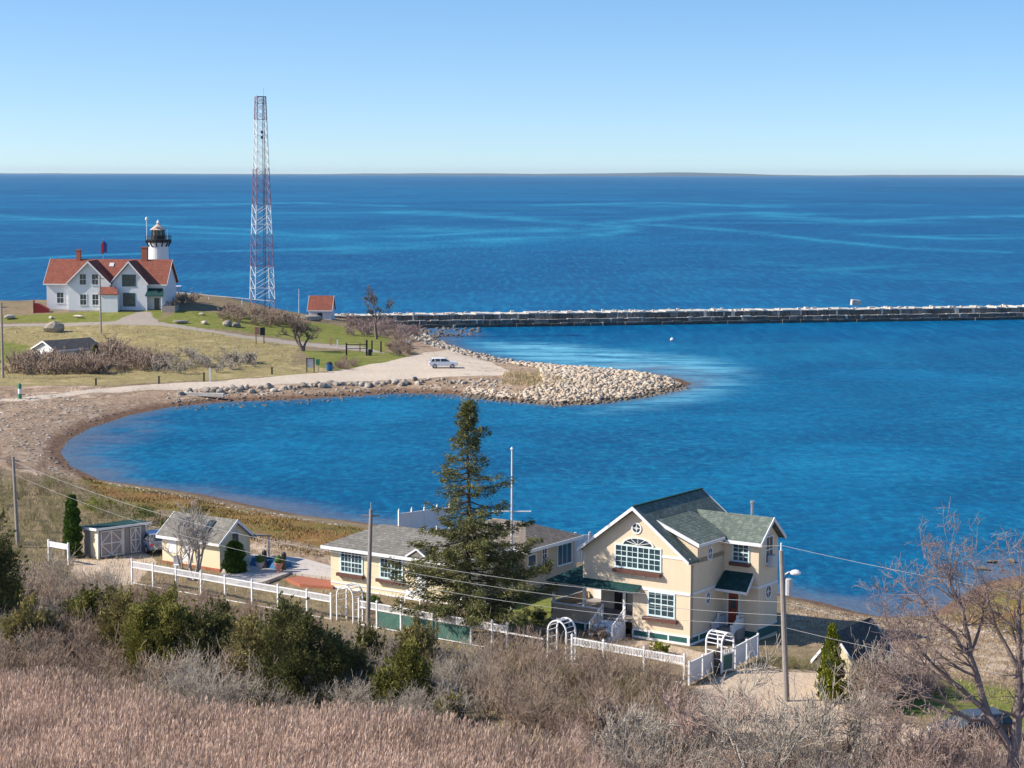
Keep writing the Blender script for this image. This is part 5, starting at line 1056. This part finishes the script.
def cedar(seed, h, R_, ntuft, dens=120, size=.072, gap=.0, cone=.9):
    """juniper / cedar: many upswept branch sprays, ragged top"""
    r = np.random.RandomState(seed); S = [(0, 0, -.3, .1, .05, h*.55, .12, .05)]; T = []; lead = [(0, 0, h)]+[(r.uniform(-.6, .6)*R_, r.uniform(-.6, .6)*R_, h*r.uniform(.6, .92)) for _ in range(5)]
    for i in range(ntuft):
        a = r.uniform(0, 6.28); lx, ly, lh = lead[r.randint(len(lead))]; z = lh*(r.uniform(.03, 1)**.8); k = (1-z/lh)
        rad = R_*(.12+cone*k**.7)*math.sqrt(r.uniform(.25, 1))*(.75 if lx or ly else 1)*r.uniform(.8, 1.25)
        c = np.array([lx*(.4+.6*z/lh)+math.cos(a)*rad, ly*(.4+.6*z/lh)+math.sin(a)*rad, z*1.0]); o = norm(np.array([math.cos(a)*.8, math.sin(a)*.8, .8]))
        c = c*np.array([1, 1, 1.])+r.normal(0, .12, 3)
        if r.rand() < gap: S.append((c[0]*.2, c[1]*.2, c[2]*.6, *c, .02, .006)); continue
        T.append(tuft(r, c, dens, .34+.05*h, size, o))
        tip = c+o*(.4+.05*h)*r.uniform(.6, 1.3); T.append(tuft(r, tip, dens//4, .13, size*.8, o))
        if i % 2 == 0: S.append((*c, *(c+o*r.uniform(.4, 1.)), .014, .004)); S.append((c[0]*.15, c[1]*.15, max(.1, c[2]*.6), *c, .025, .008))
    for lx, ly, lh in lead:
        for _ in range(2):
            bx, by = lx+r.normal(0, .35), ly+r.normal(0, .35); H2 = r.uniform(.4, 1.0)
            for q_ in range(5): T.append(tuft(r, (bx, by, lh-.3+H2*q_/4), int(dens*.22*(1.2-q_/5)), .22*(1.15-q_/5), size*.9, np.array([0, 0, 1.])))
    return segs_mesh(S), tufts_mesh(T)
def tree_obj(name, label, cat, loc, wood, leaf, mw, ml, rz=0, group=None, leafname='crown'):
    t = thing(name, label, cat, loc, rz, group); link('trunk', mesh_np('trunk', *wood), mw, t); link(leafname, mesh_np(leafname, *leaf), ml, t); return t
def spruce(seed, h, R_):
    r = np.random.RandomState(seed); S = []; T = []; n = 14
    for i in range(n): z0, z1 = h*i/n, h*(i+1)/n; S.append((.05*math.sin(i), 0, z0-.2 if i == 0 else z0, .05*math.sin(i+1), 0, z1, .27*(1-i/n)+.03, .27*(1-(i+1)/n)+.03))
    z = 1.9
    while z < h-.25:
        k = z/h; prof = R_*(1.22*(1-k)**.95+.03)*(1 if k > .12 else .8+k); nb = r.randint(5, 8) if k < .5 else r.randint(3, 6)
        a0 = r.uniform(0, 6.28)
        for j in range(nb):
            a = a0+6.28*j/nb+r.uniform(-.4, .4); L = prof*r.choice([.4, .65, .85, 1, 1.2], p=[.18, .24, .24, .22, .12])*r.uniform(.85, 1.1); sl = r.uniform(-.15, .12)+(.25 if k > .75 else 0)
            p = np.array([0, 0, z]); dr = np.array([math.cos(a), math.sin(a), sl]); ns = max(3, int(L/.45)); last = p
            for s in range(ns):
                t = (s+1)/ns; q = np.array([0, 0, z])+dr*L*t+np.array([0, 0, -.10*L*math.sin(t*2.6)+.10*L*t*t]); S.append((*last, *q, .05*(1-t*.8)+.012, .05*(1-t)+.01)); last = q
                if t > .3 or k > .8:
                    side = np.array([-math.sin(a), math.cos(a), 0]); wdt = .55*(1.15-t)*min(1, L/2)+.12
                    for u in (-1, 0, 1):
                        c = q+side*wdt*u*r.uniform(.6, 1.1)+np.array([0, 0, -.08*abs(u)]); T.append(tuft(r, c+r.normal(0, .12, 3), 24 if k < .5 else 17, .36, .08, norm(dr+side*u*.7), .35)) if r.rand() < (.90 if k < .5 else .78) else None
            T.append(tuft(r, last+dr*.15, 9, .16, .08, dr, .1))
        z += r.uniform(.28, .5) if k < .45 else r.uniform(.34, .56)
    for _ in range(10): T.append(tuft(r, (r.uniform(-.3, .3), r.uniform(-.3, .3), h-r.uniform(-.1, 1.3)), 16, .32, .08, (0, 0, 1)))
    return segs_mesh(S, 6), tufts_mesh(T)
q = at(468, 632, 2); w_, l_ = spruce(5, 16.0, 5.3); tree_obj('spruce_tree', 'tall ragged spruce tree standing alone in front of the cove', 'tree', (q[0], q[1], 2.), w_, l_, M['bark_dark'], M['spruce'])
def columnar(seed, h, R_, n=9000, top=.5, size=.07):
    r = np.random.RandomState(seed); z = h*r.uniform(0.02, 1, n); k = z/h; prof = np.where(k < .25, .75+k, 1.)*np.power(np.clip(1-k, 0, 1), top)+.05; a = r.uniform(0, 6.28, n); rad = R_*prof*np.sqrt(r.uniform(.45, 1, n))*(1+.20*np.sin(a*3+z*4)+.16*np.sin(z*9+a*2)+r.normal(0, .09, n))
    C_ = np.stack([np.cos(a)*rad, np.sin(a)*rad, z], 1); D = np.stack([np.cos(a)*.5, np.sin(a)*.5, np.ones(n)], 1)+r.normal(0, .35, (n, 3)); D /= np.linalg.norm(D, axis=1, keepdims=True); E_ = np.cross(D, rdirs(r, n)); E_ /= np.linalg.norm(E_, axis=1, keepdims=True)
    return segs_mesh([(0, 0, -.2, 0, 0, h*.7, .08, .03)]), quads(C_, D, E_, size*r.uniform(.7, 1.6, n), size*.5*r.uniform(.7, 1.3, n))
def plant(px, py, fn, name, label, cat, ml, mw='bark_dark', z=2., dy=0):
    q = at(px, py, z); w_, l_ = fn; return tree_obj(name, label, cat, (q[0], q[1]+dy, z), w_, l_, M[mw], M[ml])
plant(73, 556, columnar(1, 5.0, .72, 9000, .35), 'arborvitae', 'tall narrow dark green arborvitae left of the barn door shed', 'tree', 'arbor')
plant(235, 574, columnar(2, 2.6, .82, 7000, .28), 'arborvitae', 'short plump green arborvitae at the gable end of the skylight cottage', 'tree', 'arbor')
plant(831, 700, columnar(3, 4.6, .82, 10000, .6), 'arborvitae', 'yellow green arborvitae leaning against the vine covered outbuilding', 'tree', 'arbor_y')
plant(96, 366, columnar(4, 3.4, .8, 2500, .6, .12), 'young_pine', 'small dark evergreen in the far brown shrubs below the keepers house', 'tree', 'cedar_dark')
CED = [(112, 640, cedar(37, 3.4, 2.0, 130, gap=.12), 'cedar_olive', 'olive cedar behind the left end of the largest cedar below the driveway'), (5, 625, cedar(38, 3.2, 2.3, 130, gap=.15), 'cedar', 'green juniper beneath the dark tree at the left edge'), (240, 668, cedar(39, 3.0, 1.8, 110, gap=.2), 'cedar', 'green gold juniper between the two tallest foreground cedars'), (368, 668, cedar(40, 2.6, 1.2, 60, gap=.4), 'cedar_dark', 'thin dark juniper right beside the wooden utility pole foot'),
 (170, 672, cedar(21, 5.0, 3.0, 340), 'cedar', 'broad bright olive green cedar bush with dark right side, largest in the foreground'),
 (125, 660, cedar(22, 4.2, 2.3, 220), 'cedar_olive', 'olive cedar bush left of the largest foreground cedar'),
 (88, 640, cedar(23, 3.2, 1.9, 130, gap=.1), 'cedar', 'small ragged cedar near the driveway edge in the left foreground'),
 (205, 678, cedar(24, 4.0, 2.1, 190), 'cedar_dark', 'dark green cedar at the right flank of the largest foreground cedar'),
 (30, 655, cedar(25, 3.6, 2.5, 180, gap=.12), 'cedar_olive', 'yellowish olive juniper bush at the left edge of the foreground'),
 (-8, 640, cedar(26, 8.6, 2.2, 260, cone=1.), 'cedar_dark', 'dark evergreen tree cut off by the left edge of the view'),
 (285, 700, cedar(27, 5.9, 2.4, 260, gap=.18), 'cedar_dark', 'tall dark ragged juniper in the middle of the left foreground thicket'),
 (255, 690, cedar(28, 4.4, 2.0, 150, gap=.2), 'cedar_olive', 'olive juniper just left of the tall dark ragged juniper'),
 (325, 700, cedar(29, 4.2, 2.0, 170, gap=.15), 'cedar_dark', 'sprawling dark juniper right of the tall ragged juniper'),
 (408, 703, cedar(30, 3.4, 1.4, 130), 'cedar', 'bright green pointed cedar sapling below the green mesh fence'),
 (384, 706, cedar(31, 2.0, 1.2, 80), 'cedar', 'low bright green cedar at the left foot of the pointed sapling'),
 (418, 672, cedar(32, 3.4, 1.4, 80, gap=.35), 'cedar_olive', 'thin see-through juniper in front of the green mesh fence'),
 (360, 694, cedar(33, 3.0, 1.2, 90, gap=.2), 'cedar_olive', 'narrow juniper standing before the wooden utility pole'),
 (450, 722, cedar(34, 1.3, .9, 40), 'cedar_olive', 'tiny olive juniper at the edge of the reeds'),
 (57, 690, cedar(35, 1.1, 1.0, 36), 'cedar_dark', 'lowest dark juniper clump at the left edge of the reeds'),
 (215, 628, cedar(36, 1.6, 1.3, 50, gap=.2), 'cedar_dark', 'small dark juniper just below the long white fence')]
for px, py, fn, m_, lb in CED: plant(px, py, fn, 'cedar_bush', lb, 'bush', m_)
RSH = [(145, 521, 1.3, 'hedge', 'rounded olive brown bush behind the barn door shed'), (95, 512, 1.1, 'arbor_y', 'bright green low bush behind the shed roof'), (168, 534, 1.2, 'cedar_dark', 'dark rounded bush between the shed and the skylight cottage'), (196, 522, 1.1, 'cedar_dark', 'dark bush just behind the skylight cottage ridge'),
 (480, 622, .9, 'hedge', 'low green bush at the foot of the pine beside the fence'), (538, 622, .8, 'cedar_dark', 'dark rounded bush on the lawn beside the porch'), (498, 620, .7, 'arbor_y', 'light green bush by the white flagpole base'), (660, 652, .5, 'arbor_y', 'small bright green shrub in the bed under the lower front window'), (370, 607, .7, 'arbor', 'small green shrub under the cottage window box'), (598, 640, .6, 'twig_brown', 'small brown shrub in front of the porch apron')]
for i, (px, py, s, m_, lb) in enumerate(RSH):
    r = np.random.RandomState(60+i); T = [tuft(r, (r.normal(0, .42)*s*1.3, r.normal(0, .42)*s*1.3, s*(.25+abs(r.normal(.35, .3)))), 26, .3*s, .075) for _ in range(46)]; plant(px, py, (segs_mesh([(0, 0, -.1, .05, 0, s*.7, .05, .02)]), tufts_mesh(T)), 'garden_bush', lb, 'bush', m_)
# bare trees
def bare(seed, h, spread, lev, kids, r0, stems=1, lean=(0, 0), minr=.012, up=.2, nseg=4, first=.42, shrink=.66, crook=.2):
    r = np.random.RandomState(seed); S = []
    for i in range(stems):
        a = r.uniform(0, 6.28); t = .0 if stems == 1 else r.uniform(.3, .7)
        grow(r, (.1*math.cos(a), .1*math.sin(a), -.3), (math.cos(a)*t+lean[0], math.sin(a)*t+lean[1], 1), h*first, r0, 0, lev, S, spread, kids, up, crook, shrink, nseg, minr)
    return segs_mesh(S, 4)
def bare_obj(label, px, py, arr, m_, z=2., cat='tree', name='bare_tree'):
    q = at(px, py, z); return tag(link(name, mesh_np(name, *arr), m_, None, (q[0], q[1], z)), label, cat)
bare_obj('spreading leafless fruit tree beside the path below the radio tower', 303, 349, bare(1, 6.6, .55, 4, (3, 4), .30, 3, minr=.035, first=.45), M['bark'], 2.9)
bare_obj('taller leafless tree in front of the breakwater root', 377, 338, bare(3, 10.5, .42, 4, (4, 5), .30, 1, minr=.035, first=.5, shrink=.55), M['bark'], 2.4)
bare_obj('pale multi stemmed leafless tree in front of the skylight cottage', 192, 579, bare(4, 6.4, .5, 4, (3, 4), .17, 6, minr=.016, first=.42), M['bark_pale'])
# the big tree at the right: explicit limbs
def limbs(seed, base, paths, r0, kids=(5, 6), lev=4, minr=.009, sub=1.9, spread=.5, up=.12):
    r = np.random.RandomState(seed); S = []
    for pts_, ra, rb in paths:
        pts_ = [np.array(p, float) for p in pts_]; n = len(pts_)-1
        P = []
        for i in range(n):
            for k in range(3): P.append(pts_[i]+(pts_[i+1]-pts_[i])*k/3+r.normal(0, .06, 3)*(1 if i or k else 0))
        P.append(pts_[-1])
        for i in range(len(P)-1):
            t = i/(len(P)-1); t2 = (i+1)/(len(P)-1); a_, b_ = ra+(rb-ra)*t, ra+(rb-ra)*t2; S.append((*P[i], *P[i+1], a_, b_))
            if t > .3:
                for _ in range(2 if t < .6 else 3):
                    d = norm(P[i+1]-P[i]); nd = norm(d*.6+r.normal(0, .6, 3)+np.array([0, 0, .12])); grow(r, P[i+1], nd, sub*r.uniform(.6, 1.25)*(1.3-.45*t), b_*.5, 0, lev, S, spread, (2, 3), up, .16, .68, 3, minr)
    return segs_mesh(S, 4)
q = at(1016, 800, 2)
pth = [([(0, 0, -.3), (-.1, .2, 2.2), (.1, .3, 5.2), (.0, .5, 8.5), (.1, .6, 11)], .36, .06), ([(-.1, .2, 2.2), (-1.4, .4, 4.3), (-2.3, .8, 7.2), (-2.7, 1., 9.4), (-3.4, 1., 11.)], .24, .05), ([(-1.4, .4, 4.3), (-2.9, .2, 5.6), (-4.2, .1, 6.8), (-5.6, .0, 8.6)], .16, .04),
       ([(-1.0, .3, 3.6), (-3.0, -.3, 4.4), (-5.0, -.6, 5.7), (-6.6, -.8, 6.6)], .13, .035), ([(-3.0, -.3, 4.4), (-4.6, -.4, 4.8), (-6.2, -.5, 5.0)], .08, .03), ([(-2.9, .2, 5.6), (-4.6, .6, 6.6), (-6.2, .8, 7.6)], .10, .03), ([(-2.3, .8, 7.2), (-3.8, .9, 8.8), (-4.9, .9, 10.2)], .12, .035),
       ([(.1, .3, 5.2), (1.2, .4, 7.5), (2.2, .5, 10.5)], .16, .05), ([(.0, .3, 4.0), (2, 0, 6), (3.5, -.4, 9)], .16, .05), ([(.05, .4, 6.5), (-1.1, .5, 8.6), (-1.7, .6, 10.8)], .12, .04), ([(-2.3, .8, 7.2), (-1.6, 1.2, 9.), (-1.4, 1.4, 10.6)], .10, .03)]
tag(link('bare_tree', mesh_np('bare_tree', *limbs(9, None, pth, .4, spread=.62, up=.02, sub=1.7)), mat('grey_brown_bark', (.27, .205, .19), .95, .25, 4, 16), None, (q[0], q[1], 2.)), 'large leafless tree with purplish twigs at the right edge of the view', 'tree')
# foreground bare trees
for i, (px, py, h, r0, st, lb, m_) in enumerate([(757, 790, 8.6, .12, 4, 'tall thin leafless tree in the foreground in front of the driveway', 'twig_grey'), (640, 775, 4.6, .08, 4, 'low leafless tree in the foreground left of the tall thin one', 'twig_grey'),
      (700, 765, 5.0, .08, 4, 'crooked leafless tree in the foreground before the white board fence', 'twig_pink'), (845, 778, 6.2, .10, 4, 'leafless tree in the foreground before the vine covered outbuilding', 'twig_grey'), (905, 792, 5.5, .09, 4, 'leafless tree in the foreground left of the large right tree', 'twig_pink'), (590, 745, 3.6, .06, 5, 'small leafless tree rising from the brush below the middle arch', 'twig_brown'),
      (874, 708, 4.0, .06, 6, 'tangle of climbing bare vine stems over the outbuilding', 'twig_brown'), (885, 690, 3.4, .06, 7, 'bare bush behind the right lawn beside the outbuilding', 'twig_purple')]):
    bare_obj(lb, px, py, bare(40+i, h, .55, 4, (3, 5), r0, st, minr=.015, first=.40), M[m_])
# ------------------------------------------------------------------ thickets (uncountable brush)
VAR = [shrub_arr(100+i, 1.5, 1.2, 11, 2, (3, 4)) for i in range(5)]; VARF = [shrub_arr(200+i, 1.5, 1.3, 9, 2, (3, 3), minr=.028, r0=.04) for i in range(4)]
def thicket(label, poly, n, s0, s1, m_, src=VAR, z=None, zs=1., name='thicket'):
    P = gpoly(poly) if z is None else [tuple(at(x, y, z)[:2]) for x, y in poly]; pts_ = inpoly_samples(P, n); hs_ = height(np.array([p[0] for p in pts_]), np.array([p[1] for p in pts_]))
    inst = []
    for (x, y), hh_ in zip(pts_, hs_): s = rnd.uniform(s0, s1); inst.append((rnd.randrange(len(src)), (x, y, hh_), (rnd.uniform(-.1, .1), rnd.uniform(-.1, .1), rnd.uniform(0, 6.3)), (s, s, s*zs*rnd.uniform(.8, 1.15))))
    return join_instances(name, src, inst, M[m_], label, 'stuff')
thicket('grey leafless brush at the left behind the reeds', [(-30,590),(40,575),(110,585),(120,625),(60,665),(-30,675)], 70, 1.0, 1.7, 'twig_grey')
thicket('tall tangled scrub filling the left foreground bank', [(-30,600),(60,590),(130,615),(230,650),(340,665),(350,695),(200,700),(40,690),(-30,690)], 130, 1.1, 2.0, 'twig_brown')
thicket('brown leafless brush in front of the left cedars', [(40,660),(110,640),(150,695),(120,705),(30,700)], 34, .9, 1.4, 'twig_brown')
thicket('olive scrub around the left pole', [(-30,480),(60,486),(140,515),(100,530),(60,540),(60,570),(-30,575)], 120, .6, 1.1, 'twig_olive')
thicket('grey scrub on the bank above the beach', [(-30,455),(40,462),(90,490),(60,500),(-30,490)], 40, .5, .9, 'twig_brown')
thicket('grey leafless brush between the cedars', [(150,690),(210,660),(250,650),(300,660),(345,650),(350,705),(300,722),(200,718),(160,716)], 90, .9, 1.7, 'twig_grey')
thicket('low brown growth under the long fence', [(130,590),(200,603),(330,632),(330,655),(240,655),(140,622)], 150, .5, 1.0, 'twig_brown')
thicket('grey brown brush below the fence by the pine', [(335,645),(420,650),(500,660),(500,715),(450,735),(340,715)], 150, .6, 1.35, 'twig_grey')
thicket('tall brown brush below the middle arch', [(480,662),(560,668),(650,685),(690,705),(680,760),(560,745),(480,725)], 190, .8, 1.7, 'twig_brown')
thicket('olive tinged undergrowth below the middle arch', [(500,675),(640,690),(660,730),(520,720)], 50, .8, 1.3, 'twig_olive')
thicket('pinkish bramble tangle across the right foreground', [(560,745),(700,738),(850,758),(960,775),(1060,785),(1060,860),(560,860)], 330, .7, 1.4, 'twig_pink')
thicket('grey bramble stems mixed in the right foreground', [(600,730),(720,745),(900,780),(900,850),(600,850)], 90, .9, 1.7, 'twig_grey')
thicket('tall pinkish brambles at the bottom right corner', [(870,790),(960,770),(1060,775),(1060,850),(870,850)], 70, 1.1, 1.8, 'twig_pink')
thicket('thin bare saplings over the near edge of the gravel drive', [(690,716),(760,708),(860,722),(880,742),(690,738)], 12, .7, 1.3, 'twig_pink')
thicket('bare vines covering the outbuilding', [(860,700),(872,690),(892,700),(886,712),(862,710)], 16, 1.2, 2.1, 'twig_grey')
thicket('dark bare hedge behind the right lawn', [(885,692),(925,686),(950,694),(920,698)], 22, .6, 1.0, 'twig_purple')
thicket('low dry hedge beside the driveway wall', [(765,664),(822,668),(822,674),(765,670)], 30, .4, .6, 'twig_olive')
thicket('brown garden bed by the lower front window', [(600,642),(660,650),(700,662),(690,668),(600,652)], 22, .3, .45, 'twig_brown')
thicket('brown bed along the yellow cottage', [(350,605),(470,622),(470,630),(350,612)], 26, .3, .5, 'twig_brown')
thicket('brown leafless shrubs around the far shed', [(8,374),(10,366),(30,362),(100,366),(105,374),(60,376)], 90, 1.1, 1.9, 'twig_brown', VARF)
thicket('brown leafless shrubs on the far bank', [(80,370),(85,358),(120,352),(150,360),(170,366),(120,374)], 80, .7, 2.0, 'twig_brown', VARF)
thicket('grey brown scrub in patches along the far bank', [(150,372),(158,358),(190,354),(205,364),(250,358),(262,366),(215,373),(180,374)], 70, .4, 1.5, 'twig_grey', VARF)
thicket('low pale scrub behind the far shed', [(60,352),(110,344),(150,350),(130,358),(90,358)], 26, .4, .9, 'twig_pink', VARF)
thicket('brown scrub at the foot of the radio tower', [(222,320),(228,310),(262,316),(300,324),(310,330),(270,328)], 60, .8, 1.6, 'twig_brown', VARF)
thicket('purple brown scrub around the taller far tree', [(345,336),(350,324),(400,328),(420,334),(412,342),(370,338)], 60, .7, 1.5, 'twig_purple', VARF)
thicket('pale round scrub at the end of the point', [(385,354),(392,346),(410,346),(415,354),(400,357)], 24, .7, 1.2, 'twig_brown', VARF)
thicket('low scrub behind the blue bin', [(330,370),(345,362),(360,362),(350,370)], 24, .5, .8, 'twig_brown', VARF)
thicket('scrub beside the keepers house end', [(165,312),(185,300),(200,303),(180,311)], 14, .8, 1.6, 'twig_brown', VARF)
# ------------------------------------------------------------------ reeds, grasses
def blades(poly, n, h0, h1, w, m_, label, name, plume=False, z=None, lean=.25, dens=None):
    P = gpoly(poly) if z is None else [tuple(at(x, y, z)[:2]) for x, y in poly]; pts_ = np.array(inpoly_samples(P, n)); r = rs; N = len(pts_)
    if dens: k = vnoise(pts_[:, 0], pts_[:, 1], 1.6, 5)+r.normal(0, .35, N) > dens; pts_ = pts_[k]; N = len(pts_)
    z0 = height(pts_[:, 0], pts_[:, 1])-.05; H_ = r.uniform(h0, h1, N)*(1+.13*vnoise(pts_[:, 0], pts_[:, 1], 2.5, 2)); a = r.uniform(0, 6.28, N); wx, wy = np.cos(a)*w/2, np.sin(a)*w/2
    lx, ly = (r.normal(.5, .6, N))*lean*H_, r.normal(0, .6, N)*lean*H_
    def P_(t, s): return np.stack([pts_[:, 0]+lx*t*t+wx*s, pts_[:, 1]+ly*t*t+wy*s, z0+H_*t*(1-.08*t)], 1)
    rows = [P_(0, 1), P_(0, -1), P_(.55, -.9), P_(.55, .9), P_(1, -.25), P_(1, .25)]
    V = np.stack(rows, 1).reshape(-1, 3); b_ = np.arange(N)[:, None]*6; F = np.concatenate([b_+np.array([[0, 1, 2, 3]]), b_+np.array([[3, 2, 4, 5]])])
    if plume:
        q0 = P_(.86, 0); q1 = P_(1.04, 0)+np.stack([lx*.25, ly*.25, -H_*.02], 1); wv = np.stack([wx, wy, wx*0], 1)*1.5; V2 = np.stack([q0-wv*.3, q0+wv*.3, (q0+q1)/2+wv, q1+wv*.2, q1-wv*.2, (q0+q1)/2-wv], 1).reshape(-1, 3)
        F2 = np.arange(N)[:, None]*6+len(V); F = np.concatenate([F, F2+np.array([[0, 1, 2, 5]]), F2+np.array([[5, 2, 3, 4]])]); V = np.concatenate([V, V2])
    return tag(link(name, mesh_np(name, V, F), M[m_]), label, kind='stuff')
blades([(-60,698),(60,698),(130,716),(180,728),(260,736),(340,730),(440,746),(540,768),(640,815),(640,860),(-60,860)], 95000, 1.0, 2.35, .028, 'reed', 'dense bed of dry pinkish brown reeds in the foreground', 'reeds', True, lean=.08)
blades([(540,760),(700,770),(1000,800),(1040,860),(560,860)], 14000, .6, 1.4, .03, 'reed', 'dry tall grass between the brambles in the right foreground', 'tall_grass', True)
blades([(-30,470),(70,490),(150,520),(250,545),(345,556),(460,575),(460,640),(700,700),(700,745),(330,705),(-30,690)], 28000, .15, .5, .04, 'drygrass', 'dry grass in the near yards and banks', 'dry_grass', dens=-.1)
M['marshgrass'] = mat('marsh_grass', (.23, .16, .06), .9, .5, .3, 3, spec=.1, bmp=0, island=.5)
blades([(80,476),(110,486),(200,500),(300,521),(350,528),(430,540),(420,565),(330,560),(200,535),(100,505)], 16000, .12, .32, .07, 'marshgrass', 'brown and olive salt marsh grass along the near shore of the cove', 'marsh_grass', dens=.1)
blades([(790,602),(860,616),(960,612),(1060,600),(1060,720),(900,690),(870,660),(790,640)], 12000, .08, .28, .04, 'drygrass', 'dry shore grass behind the right lawn', 'shore_grass', dens=0.)
blades([(-20,330),(60,330),(200,330),(300,348),(300,364),(200,374),(-20,380)], 14000, .15, .55, .07, 'drygrass', 'dry meadow grass on the far point', 'meadow_grass', dens=0.35)
blades([(505,372),(540,374),(575,384),(545,388),(500,384)], 5000, .2, .7, .06, 'drygrass', 'straw coloured grass on the middle of the spit', 'spit_grass', dens=-.1)
# ------------------------------------------------------------------ haze
hm, hnt, hb = nodes('haze'); hnt.nodes.remove(hb); pv = hnt.nodes.new('ShaderNodeVolumePrincipled'); pv.inputs['Color'].default_value = (.70, .86, 1, 1); pv.inputs['Density'].default_value = 1.2e-5; pv.inputs['Anisotropy'].default_value = .2
hnt.links.new(pv.outputs[0], hnt.nodes['Material Output'].inputs['Volume'])
tag(MB().box(-34000, 34000, -60, 54000, -4.5, 130).build('haze', hm), kind='stuff')
SUNV = Vector((-.99*math.cos(R(37)), -.12*math.cos(R(37)), math.sin(R(37)))).normalized()
# ------------------------------------------------------------------ light, sky, camera
wd = bpy.data.worlds.new('World'); SC.world = wd; wd.use_nodes = True; nt = wd.node_tree; bg = nt.nodes['Background']
sky = nt.nodes.new('ShaderNodeTexSky'); sky.sky_type = 'NISHITA'; sky.sun_disc = False; sky.sun_elevation = math.asin(SUNV.z); sky.sun_rotation = math.atan2(SUNV.x, SUNV.y) % (2*math.pi)
sky.air_density = 1.0; sky.dust_density = 1.1; sky.ozone_density = 3.0; sky.altitude = 0
tc = nt.nodes.new('ShaderNodeTexCoord'); mp = nt.nodes.new('ShaderNodeMapping'); mp.inputs['Scale'].default_value = (1, 1, 1.7); mp.inputs['Location'].default_value = (0, 0, .07); nt.links.new(tc.outputs['Generated'], mp.inputs[0]); nt.links.new(mp.outputs[0], sky.inputs[0])
hs_ = nt.nodes.new('ShaderNodeHueSaturation'); hs_.inputs['Saturation'].default_value = 1.24; hs_.inputs['Value'].default_value = 1.0; nt.links.new(sky.outputs[0], hs_.inputs['Color']); nt.links.new(mixc(nt, 1., hs_.outputs[0], (1.06, .995, .965), 'MULTIPLY'), bg.inputs['Color']); bg.inputs['Strength'].default_value = .13
sl = bpy.data.lights.new('sun', 'SUN'); sl.energy = 4.4; sl.angle = R(.5); sl.color = (1, .90, .76); so = bpy.data.objects.new('sun', sl); COL.objects.link(so); so.rotation_euler = SUNV.to_track_quat('Z', 'Y').to_euler(); so.location = (0, 0, 60)
cam = bpy.data.cameras.new('camera'); co = bpy.data.objects.new('camera', cam); COL.objects.link(co); SC.camera = co
cam.sensor_width = 36; cam.lens = FL/1024*36; cam.clip_start = 1; cam.clip_end = 120000
from mathutils import Matrix
mw = Matrix.Identity(4)
for i in range(3): mw[i][0] = cR[i]; mw[i][1] = cU[i]; mw[i][2] = -cF[i]; mw[i][3] = CP[i]
co.matrix_world = mw
SC.view_settings.view_transform = 'Standard'; SC.view_settings.look = 'None'; SC.view_settings.exposure = 0.72; SC.view_settings.gamma = 1
SC.cycles.max_bounces = 4; SC.cycles.diffuse_bounces = 2; SC.cycles.glossy_bounces = 2; SC.cycles.transparent_max_bounces = 4
SC.render.resolution_x = 1024; SC.render.resolution_y = 768
